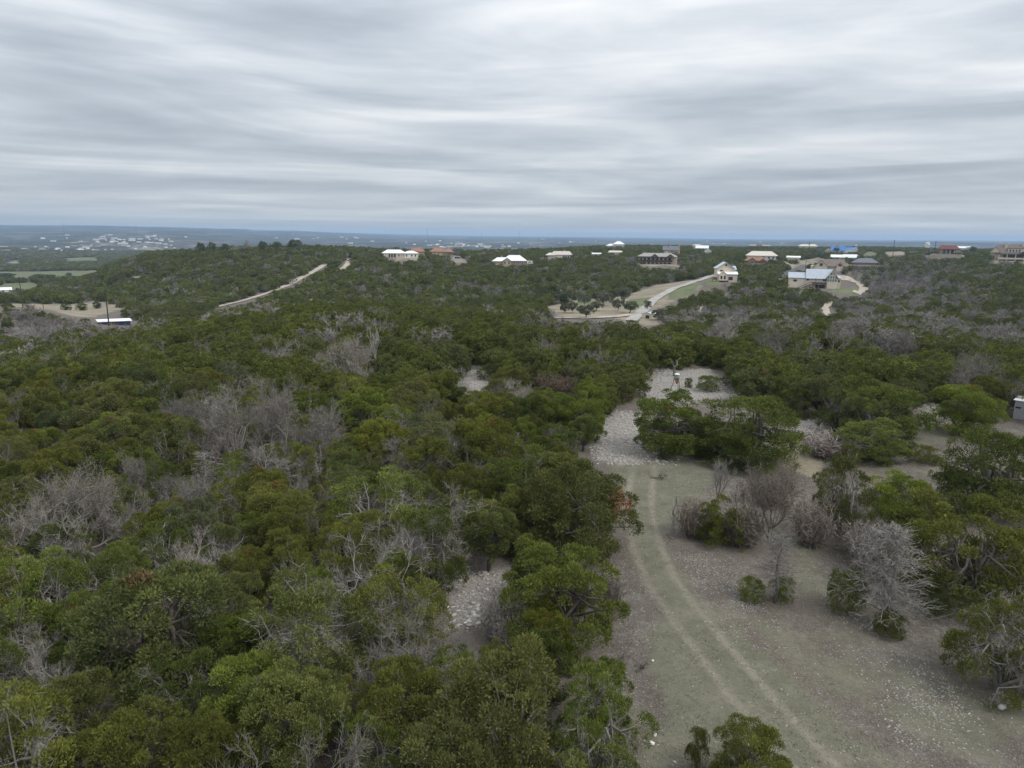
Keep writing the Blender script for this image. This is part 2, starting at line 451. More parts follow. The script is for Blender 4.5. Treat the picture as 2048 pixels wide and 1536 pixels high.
M_BROWNROOF = mat_plain('brown_shingle_roof', (0.20, 0.165, 0.14), 0.85, 0.15, 0.8)
M_SLATE = mat_plain('dark_grey_roof', (0.16, 0.175, 0.20), 0.7, 0.15, 0.8)
M_TERRA = mat_plain('terracotta_roof', (0.30, 0.165, 0.11), 0.8, 0.2, 0.8)
M_REDROOF = mat_plain('dark_red_roof', (0.17, 0.075, 0.065), 0.8, 0.2, 0.8)
M_BLUEROOF = mat_plain('blue_metal_roof', (0.055, 0.19, 0.42), 0.4, 0.1, 0.6, 0.4)
M_CREAM = mat_plain('cream_siding', (0.68, 0.60, 0.47), 0.85, 0.08, 0.8)
M_WHITE = mat_plain('white_paint', (0.74, 0.73, 0.70), 0.7, 0.06, 0.8)
M_TANSTONE = mat_plain('tan_stone', (0.46, 0.37, 0.26), 0.9, 0.25, 1.2)
M_PALESTONE = mat_plain('pale_stone', (0.58, 0.51, 0.41), 0.9, 0.2, 1.2)
M_BRICK = mat_plain('brown_brick', (0.30, 0.20, 0.155), 0.9, 0.2, 1.5)
M_DARKWOOD_SHADE = mat_plain('dark_timber_and_shade', (0.075, 0.055, 0.045), 0.8, 0.25, 1.0)  # timber parts, and the dark panels that stand for porch and undercroft shade
M_WOOD = mat_plain('brown_timber', (0.17, 0.12, 0.09), 0.8, 0.25, 1.0)
M_GLASS = mat_plain('dark_glass', (0.035, 0.045, 0.055), 0.12, 0.1, 1.0, 0.5)
M_GREENGLASS = mat_plain('green_glass', (0.12, 0.19, 0.18), 0.12, 0.1, 1.0, 0.5)
M_STEEL = mat_plain('rusted_steel', (0.055, 0.045, 0.042), 0.7, 0.3, 1.0)
M_LATTICE = mat_plain('mast_steel', (0.12, 0.12, 0.13), 0.6, 0.1, 0.1)
M_BLUE = mat_plain('dark_blue_paint_and_shade', (0.022, 0.032, 0.085), 0.5, 0.1, 1.0)  # paint of the trailer panel; on the long shed it stands for shade
M_FEED_TAN = mat_plain('tan_paint', (0.36, 0.20, 0.075), 0.6, 0.15, 3.0)
M_FEED_GREEN = mat_plain('grey_green_paint', (0.27, 0.31, 0.24), 0.5, 0.12, 3.0)
M_FEED_LEG = mat_plain('olive_steel', (0.075, 0.085, 0.05), 0.6, 0.15, 3.0)
M_GALV = mat_plain('pale_sheet_metal', (0.40, 0.40, 0.42), 0.5, 0.12, 2.0, 0.4)

# ------------------------------------------------------------------ object helpers
class MB:
    def __init__(s): s.v = []; s.f = []; s.mi = []
    def add(s, vs, fs, mi=0):
        o = len(s.v); s.v += [tuple(map(float, p)) for p in vs]
        for f in fs: s.f.append(tuple(i + o for i in f)); s.mi.append(mi)
    def box(s, x0, x1, y0, y1, z0, z1, mi=0):
        s.add([(x0, y0, z0), (x1, y0, z0), (x1, y1, z0), (x0, y1, z0), (x0, y0, z1), (x1, y0, z1), (x1, y1, z1), (x0, y1, z1)],
              [(0, 3, 2, 1), (4, 5, 6, 7), (0, 1, 5, 4), (1, 2, 6, 5), (2, 3, 7, 6), (3, 0, 4, 7)], mi)
    def tube(s, pts, rad, n=5, cap=True, mi=0):
        P = np.asarray(pts, float); K = len(P)
        rad = np.broadcast_to(np.asarray(rad, float), (K,))
        tg = np.gradient(P, axis=0); tg /= np.maximum(np.linalg.norm(tg, axis=1, keepdims=True), 1e-9)
        ref = np.array([0.31, 0.22, 0.93]) if abs(tg[0][2]) < 0.9 else np.array([1.0, 0.1, 0.05])
        a = np.cross(tg, ref); a /= np.maximum(np.linalg.norm(a, axis=1, keepdims=True), 1e-9)
        b = np.cross(tg, a)
        th = np.linspace(0, 2 * math.pi, n, endpoint=False)
        V = P[:, None] + rad[:, None, None] * (a[:, None] * np.cos(th)[None, :, None] + b[:, None] * np.sin(th)[None, :, None])
        fs = []
        for k in range(K - 1):
            for i in range(n):
                j = (i + 1) % n
                fs.append((k * n + i, k * n + j, (k + 1) * n + j, (k + 1) * n + i))
        if cap:
            fs.append(tuple(range(n - 1, -1, -1))); fs.append(tuple(range((K - 1) * n, K * n)))
        s.add(V.reshape(-1, 3), fs, mi)
    def mesh(s, name, mats, smooth=False):
        me = bpy.data.meshes.new(name)
        me.from_pydata(s.v, [], s.f)
        for mt in (mats if isinstance(mats, (list, tuple)) else [mats]): me.materials.append(mt)
        me.polygons.foreach_set('material_index', s.mi)
        if smooth: me.polygons.foreach_set('use_smooth', [True] * len(s.f))
        me.update()
        return me
    def build(s, name, mats, parent=None, smooth=False):
        return put(name, s.mesh(name, mats, smooth), parent)
def put(name, me, parent=None):
    o = bpy.data.objects.new(name, me); COL.objects.link(o)
    if parent: o.parent = parent
    return o
def tag(o, label, cat, group=None):
    o['label'] = label; o['category'] = cat
    if group: o['group'] = group
    return o
def thing(name, label, cat, loc=(0, 0, 0), rz=0.0, group=None):
    o = bpy.data.objects.new(name, None); COL.objects.link(o)
    o.location = tuple(map(float, loc)); o.rotation_euler = (0, 0, rz); o.empty_display_size = 0.3
    return tag(o, label, cat, group)
def quads_mesh(name, V, mat, attrs=None, tri=False):
    """V: (n, k, 3) faces of k corners each"""
    n, k = V.shape[:2]
    me = bpy.data.meshes.new(name)
    me.vertices.add(n * k); me.vertices.foreach_set('co', V.reshape(-1).astype(np.float32))
    me.loops.add(n * k); me.loops.foreach_set('vertex_index', np.arange(n * k, dtype=np.int32))
    me.polygons.add(n)
    me.polygons.foreach_set('loop_start', np.arange(0, n * k, k, dtype=np.int32))
    me.polygons.foreach_set('loop_total', np.full(n, k, dtype=np.int32))
    me.materials.append(mat)
    me.update(calc_edges=True)
    for nm, a in (attrs or {}).items():
        at_ = me.attributes.new(nm, 'FLOAT', 'POINT')
        at_.data.foreach_set('value', np.repeat(a, k).astype(np.float32))
    return me
def grid_mesh(name, V, faces, mats):
    me = bpy.data.meshes.new(name)
    k = faces.shape[1]; n = len(faces)
    me.vertices.add(len(V)); me.vertices.foreach_set('co', V.reshape(-1).astype(np.float32))
    me.loops.add(n * k); me.loops.foreach_set('vertex_index', faces.reshape(-1).astype(np.int32))
    me.polygons.add(n)
    me.polygons.foreach_set('loop_start', np.arange(0, n * k, k, dtype=np.int32))
    me.polygons.foreach_set('loop_total', np.full(n, k, dtype=np.int32))
    me.materials.append(mats)
    me.update(calc_edges=True)
    return me
def unit(v): return v / np.maximum(np.linalg.norm(v, axis=-1, keepdims=True), 1e-9)
# ------------------------------------------------------------------ where things stand
HB = {  # px from, px to, photo row of the base, distance
 'ranch': (766, 836, 515, 620), 'tile_a': (818, 850, 510, 700), 'tile_b': (860, 908, 511, 680), 'shed_blue': (906, 921, 518, 640),
 'hip_white': (984, 1054, 530, 560), 'trailer': (1053, 1067, 528, 575), 'cream': (1093, 1142, 517, 650), 'strip_a': (1184, 1203, 512, 760),
 'cupola': (1212, 1250, 496, 1000), 'strip_b': (1215, 1247, 508, 830), 'mansion_tan': (1275, 1352, 528, 570), 'grey_back': (1326, 1361, 508, 720),
 'white_a': (1385, 1403, 497, 1000), 'white_b': (1393, 1416, 500, 950), 'white_gable': (1408, 1422, 507, 780),
 'two_storey': (1430, 1475, 564, 375), 'deck_house': (1578, 1676, 576, 410), 'twin_gable': (1622, 1698, 541, 500), 'slate': (1706, 1755, 530, 560),
 'cream_hip': (1493, 1552, 519, 610), 'tile_front': (1490, 1535, 527, 560), 'strip_c': (1572, 1599, 520, 640), 'strip_d': (1664, 1713, 517, 700),
 'blue': (1638, 1716, 506, 850), 'white_c': (1597, 1634, 496, 1020), 'red': (1877, 1916, 508, 700), 'tank': (1850, 1859, 493, 900),
 'white_low': (1907, 1937, 499, 860), 'mansion_brown': (1985, 2060, 522, 600), 'orange_far': (1500, 1538, 496, 1080),
 'white_left': (-14, 22, 584, 480),
}
for k_, (a_, b_, c_, d_) in HB.items():
    p_ = pt_depth((a_ + b_) / 2, c_, d_)
    if d_ < 900: PADS.append((p_[0], p_[1] + 3, p_[2], max(8.0, 0.62 * (b_ - a_) * d_ / F_PX)))

def wpoly(px): return [at(a, b)[:2] for a, b in px]
GRASS = [(wpoly(p), f, w) for p, f, w in [
 ([(1225, 925), (1320, 915), (1400, 925), (1440, 960), (1370, 1010), (1330, 1060), (1340, 1110), (1400, 1200), (1560, 1330), (1800, 1536), (1290, 1536), (1330, 1430), (1280, 1330), (1310, 1230), (1265, 1120), (1255, 1040)], 1.0, 1.0),
 ([(1765, 895), (1800, 860), (1850, 838), (1885, 845), (1880, 890)], 1.0, 1.5),
 ([(1480, 1230), (1700, 1240), (2048, 1380), (2048, 1536), (1700, 1536)], 0.55, 2.0),
 ([(1570, 1080), (1650, 1080), (1660, 1180), (1600, 1200)], 0.75, 1.0),
 ([(1280, 1400), (1330, 1400), (1420, 1536), (1230, 1536)], 0.5, 1.5)]]
ROCK_PX = [
 ([(1185, 918), (1195, 865), (1230, 822), (1292, 828), (1290, 880), (1310, 920), (1240, 930)], 1.0),
 ([(1292, 765), (1330, 738), (1420, 738), (1440, 775), (1465, 797), (1400, 800), (1320, 808), (1288, 795)], 1.0),
 ([(1588, 842), (1640, 838), (1662, 868), (1620, 876), (1588, 872)], 1.0),
 ([(928, 725), (972, 725), (990, 755), (960, 785), (928, 772)], 0.9),
 ([(880, 1148), (1012, 1140), (1020, 1245), (900, 1262)], 0.95),
 ([(850, 868), (930, 828), (940, 862), (895, 895), (855, 895)], 0.7),
 ([(1838, 826), (1878, 802), (1892, 832), (1852, 848)], 0.9),
 ([(1365, 1105), (1490, 1150), (1580, 1300), (1490, 1300), (1385, 1180)], 0.38),
 ([(1690, 1290), (1860, 1350), (2020, 1500), (1850, 1500), (1710, 1370)], 0.30),
 ([(1240, 1010), (1270, 1120), (1290, 1200), (1240, 1180)], 0.2),
 ([(1600, 980), (1700, 1020), (1690, 1140), (1560, 1120)], 0.25)]
ROCK = [(wpoly(p), f) for p, f in ROCK_PX]
SOIL_PX = [
 ([(1540, 895), (1600, 880), (1645, 925), (1650, 965), (1560, 930)], 0.75, 1.0),
 ([(-20, 606), (60, 608), (130, 609), (190, 602), (250, 612), (198, 634), (150, 633), (110, 623), (60, 615), (-20, 612)], 1.0, 5),
 ([(1096, 614), (1150, 601), (1210, 597), (1260, 590), (1310, 571), (1390, 560), (1400, 575), (1340, 606), (1300, 624), (1330, 648), (1290, 652), (1230, 634), (1120, 637)], 0.9, 5),
 ([(1740, 642), (1800, 630), (1850, 624), (1885, 632), (1790, 652)], 0.7, 6),
 ([(1500, 618), (1560, 636), (1590, 652), (1520, 652)], 0.7, 6),
 ([(1265, 706), (1310, 702), (1312, 712), (1270, 716)], 0.9, 2),
 ([(264, 553), (302, 551), (298, 562), (270, 561)], 0.7, 6),
 ([(302, 563), (332, 553), (342, 565), (318, 573)], 0.7, 6),
 ([(352, 538), (372, 534), (380, 540), (360, 545)], 0.7, 6),
 ([(780, 514), (832, 514), (836, 520), (790, 521)], 0.9, 5),
 ([(896, 517), (925, 516), (942, 525), (912, 526)], 0.8, 5),
 ([(670, 545), (690, 520), (712, 516), (706, 535)], 0.6, 6),
 ([(1560, 524), (1640, 512), (1650, 530), (1580, 545)], 0.7, 8),
 ([(1770, 504), (1810, 502), (1812, 510), (1775, 511)], 0.9, 8),
 ([(1850, 511), (1930, 509), (1930, 514), (1850, 516)], 0.8, 8),
 ([(1980, 522), (2060, 522), (2060, 526), (1985, 526)], 0.8, 8),
 ([(1280, 529), (1360, 528), (1362, 534), (1285, 534)], 0.8, 6),
 ([(4, 522), (42, 520), (46, 532), (8, 535)], 0.9, 12),
 ([(60, 503), (120, 480), (210, 467), (340, 476), (330, 501), (180, 505)], 0.62, 60),
 ([(820, 497), (880, 483), (1000, 484), (1100, 482), (1110, 499), (900, 502)], 0.6, 100),
 ([(-20, 505), (80, 498), (180, 503), (60, 512)], 0.6, 60)]
SOIL = [(wpoly(p), f, w) for p, f, w in SOIL_PX]
LAWN_PX = [
 ([(128, 516), (190, 514), (198, 521), (140, 523)], 0.9, 14),
 ([(1258, 600), (1300, 594), (1312, 608), (1290, 613), (1255, 610)], 1.0, 3),
 ([(1335, 582), (1405, 563), (1390, 585), (1335, 602)], 0.9, 3),
 ([(1410, 560), (1440, 552), (1440, 572), (1412, 572)], 0.9, 3),
 ([(1150, 604), (1205, 598), (1200, 606), (1150, 612)], 0.8, 4),
 ([(-40, 545), (110, 542), (205, 541), (160, 551), (-30, 555)], 1.0, 12),
 ([(5, 567), (80, 567), (60, 577), (0, 577)], 1.0, 10),
 ([(1655, 574), (1718, 572), (1722, 590), (1668, 590)], 0.9, 3),
 ([(1725, 506), (1752, 503), (1752, 510), (1725, 512)], 1.0, 8),
 ([(1600, 520), (1650, 516), (1650, 522), (1600, 526)], 0.7, 6)]
LAWN = [(wpoly(p), f, w) for p, f, w in LAWN_PX]
TRACK = smooth_line([at(*p) for p in [(1292, 915), (1284, 960), (1278, 1020), (1292, 1090), (1325, 1170), (1395, 1260), (1475, 1360), (1570, 1470), (1640, 1545)]] + [np.array([at(1640, 1545)[0] + 1.7, at(1640, 1545)[1] - 4.5, 0]), np.array([at(1640, 1545)[0] + 3.6, at(1640, 1545)[1] - 9.5, 0])], 70)
ROADS_PX = {
 'hill_road': ([(430, 615), (470, 606), (505, 596), (540, 585), (570, 573), (600, 557), (628, 543), (652, 528)], 4.5, 'pale'),
 'hill_spur': ([(682, 542), (694, 530), (700, 519)], 4.0, 'pale'),
 'driveway': ([(1262, 642), (1288, 620), (1302, 605), (1318, 593), (1345, 579), (1380, 567), (1410, 557), (1434, 550)], 5.0, 'grey'),
 'curved_driveway': ([(1672, 556), (1700, 558), (1720, 567), (1729, 577), (1714, 588)], 5.0, 'pale'),
 'footpath': ([(1662, 604), (1650, 616), (1652, 626), (1664, 638)], 3.0, 'pale'),
 'valley_lane': ([(1110, 636), (1170, 637), (1230, 634), (1268, 629)], 4.5, 'pale'),
 'hollow_path': ([(1421, 601), (1404, 614), (1392, 626), (1382, 638)], 3.2, 'pale'),
 'street': ([(1556, 556), (1578, 545), (1600, 536), (1616, 531)], 8.0, 'asphalt'),
}
# stretches of view that no tree of the wood stands in front of: (photo polygon, distance of what shows there)
def shrink(p, f):
    q = np.array(p, float); m_ = q.mean(0)
    return [tuple(v) for v in m_ + (q - m_) * f]
CLEAR = [(shrink(p, (0.9, 0.9, 0.9, 0.85, 1.0, 0.85, 0.85)[i]), 1e4) for i, (p, f) in enumerate(ROCK_PX[:7])] + [(p, 1e4) for p, f, w in SOIL_PX[:17] if f > 0.72] + [(p, 1e4) for p, f, w in LAWN_PX]
for k_, (a_, b_, c_, d_) in HB.items():
    hpx = {'two_storey': 40, 'deck_house': 40, 'twin_gable': 21, 'mansion_brown': 34, 'mansion_tan': 24, 'slate': 9, 'blue': 14, 'red': 17}.get(k_, 13)
    lo_ = 0.04 if k_ in ('two_storey', 'deck_house') else 0.25
    CLEAR.append(([(a_, c_ - hpx), (b_, c_ - hpx), (b_, c_ - lo_ * hpx), (a_, c_ - lo_ * hpx)], d_ + 12))
for k_, (ln, w_, t_) in ROADS_PX.items():
    for (a, b) in zip(ln[:-1], ln[1:]):
        n_ = np.array([-(b[1] - a[1]), b[0] - a[0]], float); n_ /= np.linalg.norm(n_)
        h_ = {'hollow_path': 1.5, 'hill_road': 2.3, 'hill_spur': 1.5}.get(k_, 3.2)
        CLEAR.append(([(a[0] + n_[0] * h_, a[1] + n_[1] * h_), (b[0] + n_[0] * h_, b[1] + n_[1] * h_), (b[0] - n_[0] * h_, b[1] - n_[1] * h_), (a[0] - n_[0] * h_, a[1] - n_[1] * h_)], 1e4))
CLEAR += [([(1276, 616), (1312, 616), (1312, 640), (1276, 640)], 1e4), ([(192, 634), (268, 636), (268, 652), (192, 650)], 1e4),
          ([(2022, 796), (2060, 796), (2060, 845), (2022, 845)], 76.0), ([(1325, 740), (1385, 740), (1385, 795), (1325, 795)], 1e4)]
# the open ground by the track, where every tree is placed one by one
OPEN_PX = [(1215, 2100), (1255, 1450), (1170, 1375), (1130, 1315), (1215, 1240), (1180, 1140), (1235, 1090), (1240, 1000), (1215, 925), (1180, 900), (1195, 855), (1240, 815), (1285, 800), (1290, 745), (1430, 735), (1470, 800),
           (1600, 850), (1660, 870), (1745, 910), (1790, 860), (1850, 820), (1900, 810), (1960, 850), (2100, 860), (2400, 1100), (2400, 2100)]
OPEN = wpoly(OPEN_PX)

# ------------------------------------------------------------------ the ground
def make_ground():
    th = np.concatenate([np.linspace(-180, -46, 44, endpoint=False), np.linspace(-46, 46, 440), np.linspace(46, 180, 44)[1:]])
    th = np.radians(th)
    r = np.exp(np.linspace(math.log(7), math.log(17500), 800))
    n, k = len(r), len(th)
    X = r[:, None] * np.sin(th)[None]; Y = r[:, None] * np.cos(th)[None]
    x = np.concatenate([[0.0], X.reshape(-1)]); y = np.concatenate([[0.0], Y.reshape(-1)])
    z = height(x, y)
    V = np.stack([x, y, z], -1)
    ii, jj = np.meshgrid(np.arange(n - 1), np.arange(k - 1), indexing='ij')
    a = 1 + ii * k + jj
    Fq = np.stack([a + 0 * jj, a + 1, a + k + 1, a + k], -1).reshape(-1, 4)[:, ::-1]
    near = (y > 5) & (y < 140) & (np.abs(x) < 110)
    A = {q: np.zeros(len(x)) for q in ('grass', 'rock', 'soil', 'lawn')}
    A['trackd'] = np.full(len(x), 20.0)
    xn, yn = x[near], y[near]
    def put_in(name, mask, polys, width):
        v = A[name][mask]
        for pl in polys:
            f = pl[1]; w = pl[2] if len(pl) > 2 else width
            d = polyd(x[mask], y[mask], pl[0])
            v = np.maximum(v, f * sstep(-w, w, d))
        A[name][mask] = v
    put_in('grass', near, GRASS, 1.2)
    put_in('rock', near, ROCK, 2.2)
    A['rock'][near] = np.maximum(A['rock'][near], 0.30 * sstep(0.1, 0.45, fbm(xn / 9.0, yn / 9.0, 31, 3)))
    A['grass'][near] = np.maximum(A['grass'][near], 0.22 * (polyd(xn, yn, OPEN) > 0))
    A['trackd'][near] = np.clip(lined(xn, yn, TRACK), -20, 20)
    front = (y > 15) & (np.abs(x) < y * 0.95)
    put_in('soil', front, SOIL, 5)
    put_in('lawn', front, LAWN, 5)
    # the track and the stony glades are surfaces of their own, cut out of the same sheet
    cen = V[Fq].mean(1)
    kind = np.zeros(len(Fq), int)
    nf = np.nonzero((cen[:, 1] > 5) & (cen[:, 1] < 140) & (np.abs(cen[:, 0]) < 110))[0]
    kind[nf[np.abs(lined(cen[nf, 0], cen[nf, 1], TRACK)) < 1.6]] = 1
    for q, (pl, f) in enumerate(ROCK[:7]):
        kind[nf[(polyd(cen[nf, 0], cen[nf, 1], pl) > 0) & (kind[nf] == 0)]] = 2 + q
    cf = np.array([(0, 1 + j, 1 + j + 1) for j in range(k - 1)])[:, ::-1]
    objs = {}
    names = {0: 'ground', 1: 'grass_track'}
    for q in range(7): names[2 + q] = 'stony_glade'
    for kd, nm in names.items():
        Fk = Fq[kind == kd]
        if not len(Fk): continue
        idx = np.unique(Fk)
        mp = np.zeros(len(V), int); mp[idx] = np.arange(len(idx))
        me = grid_mesh(nm, V[idx], mp[Fk], M_GROUND)
        for q, arr in A.items():
            at_ = me.attributes.new(q, 'FLOAT', 'POINT'); at_.data.foreach_set('value', arr[idx].astype(np.float32))
        me.polygons.foreach_set('use_smooth', np.ones(len(Fk), bool))
        o = put(nm, me); o['kind'] = 'structure'
        objs[kd] = o
    return objs
GROUND = make_ground()

def ribbon(name, pts, width, mat, lift):
    Q = smooth_line(pts, 80)
    t = np.gradient(Q, axis=0); t /= np.linalg.norm(t, axis=1, keepdims=True)
    nn = np.stack([-t[:, 1], t[:, 0]], -1)
    cols = np.linspace(-0.5, 0.5, 5)
    w = width * (1 + 0.25 * fbm(np.arange(80) / 6.0, np.zeros(80), len(pts) * 3 + int(width * 7), 2))
    P = Q[:, None] + nn[:, None] * (cols[None, :, None] * w[:, None, None])
    Z = height(P[..., 0], P[..., 1]) + lift
    V = np.concatenate([P, Z[..., None]], -1).reshape(-1, 3)
    i, j = np.meshgrid(np.arange(79), np.arange(4), indexing='ij')
    a = i * 5 + j
    F = np.stack([a, a + 5, a + 6, a + 1], -1).reshape(-1, 4)
    o = put(name, grid_mesh(name, V, F, mat)); o['kind'] = 'structure'
    return o
for nm, key in (('dirt_road', 'hill_road'), ('dirt_spur', 'hill_spur'), ('gravel_driveway', 'driveway'), ('curved_driveway', 'curved_driveway'), ('footpath', 'footpath'), ('dirt_lane', 'valley_lane'), ('dirt_path', 'hollow_path'), ('street', 'street')):
    ln, w_, t_ = ROADS_PX[key]
    ribbon(nm, [at(*p) for p in ln], w_, {'pale': M_ROAD, 'grey': M_DRIVE, 'asphalt': M_ASPH}[t_], 0.30)

# ------------------------------------------------------------------ trees
def fib(n, r):
    i = np.arange(n) + 0.5
    ph = np.arccos(1 - 2 * i / n) + r.normal(0, 0.12, n); th = math.pi * (1 + 5 ** 0.5) * i + r.normal(0, 0.25, n)
    return np.stack([np.cos(th) * np.sin(ph), np.sin(th) * np.sin(ph), np.cos(ph)], -1)
def crown_mesh(name, seed, n_spray, L, W, n_clump=46, R=2.1, H=4.2, low=-0.45, zc=0.54, rust_at=None, mat=None, open_=0.0, lumps=1.0, upb=0.45):
    r = np.random.default_rng(seed)
    # several heads of foliage of different height and breadth, each covered with tufts
    nl = int(r.integers(6, 10)); zmin = (0.05 if low < -0.6 else 0.26) * H
    a_ = 2.399 * np.arange(nl) + r.uniform(0, 6.28) + r.normal(0, 0.35, nl)
    off = R * 0.66 * np.sqrt((np.arange(nl) + 0.25) / nl) * r.uniform(0.8, 1.15, nl)
    lr = R * r.uniform(0.34, 0.56, nl); lz = H * r.uniform(0.20, 0.32, nl)
    hz = (zc + 0.14 - 0.24 * off / R + r.normal(0, 0.075, nl)) * H
    hz = np.minimum(hz, 0.97 * H - lz)
    if low < -0.6:      # a skirt of low boughs
        nb = 5; ab = 1.257 * np.arange(nb) + r.uniform(0, 6.28); ob = R * r.uniform(0.42, 0.62, nb)
        a_ = np.concatenate([a_, ab]); off = np.concatenate([off, ob]); lr = np.concatenate([lr, R * r.uniform(0.34, 0.48, nb)])
        lz = np.concatenate([lz, H * r.uniform(0.15, 0.22, nb)]); hz = np.concatenate([hz, H * r.uniform(0.19, 0.30, nb)]); nl += nb
    lc = np.stack([np.cos(a_) * off, np.sin(a_) * off, hz], -1)
    c, d = [], []
    for i in range(nl):
        dd = unit(r.normal(size=(int(n_clump * (3.0 if low < -0.6 else 2.2) / nl), 3)) + [0, 0, 0.25])
        q = lc[i] + dd * np.array([lr[i], lr[i], lz[i]]) * r.uniform(0.70, 1.10, (len(dd), 1))
        # the lower skirts hang out towards the ground
        if low < -0.6: q[:, 2] = np.where(dd[:, 2] < 0, q[:, 2] + dd[:, 2] * 0.26 * H, q[:, 2])
        ok = q[:, 2] > zmin
        for j in range(nl):
            if j != i: ok &= (((q - lc[j]) / np.array([lr[j], lr[j], lz[j]])) ** 2).sum(1) > 0.5
        ok &= r.random(len(dd)) > open_ + 0.06
        c.append(q[ok]); d.append(unit(dd[ok] + 0.35 * unit(q[ok] - [0, 0, 0.4 * H])))
    c, d = np.concatenate(c), np.concatenate(d)
    rc = r.uniform(0.20, 0.52, len(c)) * R / 2.1 * lumps * (46 / max(20, n_clump)) ** 0.15
    if rust_at is not None:
        k_ = int(np.argmax((c - [0, 0, 0.5 * H]) @ np.array(rust_at[0]))); rust_at = (c[k_], rust_at[1])
    w = rc ** 2; w /= w.sum()
    k = r.choice(len(c), n_spray, p=w)
    sd = unit(r.normal(size=(n_spray, 3)) + 0.75 * d[k] + np.array([0, 0, 0.25]))
    s = r.uniform(0.45, 1.08, n_spray) ** 0.7
    p = c[k] + sd * (rc[k] * s)[:, None] * np.array([1.05, 1.05, 0.72])
    p[:, 2] = np.maximum(p[:, 2], 0.02 * H)
    sdir = unit(0.65 * sd + np.array([0, 0, upb]) + r.normal(size=(n_spray, 3)) * 0.5)
    side = unit(np.cross(sdir, r.normal(size=(n_spray, 3))))
    ll = L * r.uniform(0.55, 1.35, n_spray)[:, None]; ww = W * r.uniform(0.6, 1.3, n_spray)[:, None]
    nn = np.cross(sdir, side)
    V = np.stack([p, p + sdir * ll * 0.45 + side * ww + nn * ww * 0.3, p + sdir * ll, p + sdir * ll * 0.5 - side * ww + nn * ww * 0.3], 1)
    tone = np.clip(r.normal(0.42, 0.15, len(c))[k] + r.normal(0, 0.09, n_spray), 0, 1)
    rust = np.zeros(n_spray)
    if rust_at is not None:
        rp, rr = rust_at
        near = np.linalg.norm(p - np.array(rp), axis=1)
        rust = np.where(near < rr * r.uniform(0.75, 1.1, n_spray), 1.0, 0.0)
    rust = np.maximum(rust, (r.random(len(c)) < 0.004)[k] * 0.6)
    me = quads_mesh(name, V, mat or M_JUN, {'tone': tone, 'rust': rust})
    return me, c, d, rc
def strips(P0, P1, w, r):
    """thin twigs as slender three-cornered blades"""
    dd = P1 - P0
    s = unit(np.cross(dd, r.normal(size=P0.shape)))
    w = np.broadcast_to(np.asarray(w, float).reshape(-1, 1), (len(P0), 1))
    return np.stack([P0 - s * w, P0 + s * w, P1 + s * w * 0.35, P1 - s * w * 0.35], 1)
def join_mesh(name, mb, S, mats, s_mi=0):
    """tubes of a builder plus twig strips as one mesh"""
    V = np.array(mb.v, float).reshape(-1, 3)
    me = bpy.data.meshes.new(name)
    faces = list(mb.f); mi = list(mb.mi)
    nv = len(V)
    tot = [len(f) for f in faces] + [4] * len(S)
    li = [i for f in faces for i in f]
    li = np.concatenate([np.array(li, np.int32), nv + np.arange(len(S) * 4, dtype=np.int32)])
    allv = np.concatenate([V, S.reshape(-1, 3)]) if len(S) else V
    me.vertices.add(len(allv)); me.vertices.foreach_set('co', allv.reshape(-1).astype(np.float32))
    me.loops.add(len(li)); me.loops.foreach_set('vertex_index', li)
    me.polygons.add(len(tot))
    me.polygons.foreach_set('loop_start', np.concatenate([[0], np.cumsum(tot)[:-1]]).astype(np.int32))
    me.polygons.foreach_set('loop_total', np.array(tot, np.int32))
    for m_ in (mats if isinstance(mats, (list, tuple)) else [mats]): me.materials.append(m_)
    me.polygons.foreach_set('material_index', np.array(mi + [s_mi] * len(S), np.int32))
    me.update(calc_edges=True)
    return me
def wig(a, b, r, n=4, amp=0.12):
    a, b = np.asarray(a, float), np.asarray(b, float)
    t = np.linspace(0, 1, n)[:, None]
    L = np.linalg.norm(b - a)
    off = r.normal(size=(n, 3)) * amp * L * np.sin(np.pi * t)
    return a + (b - a) * t + off
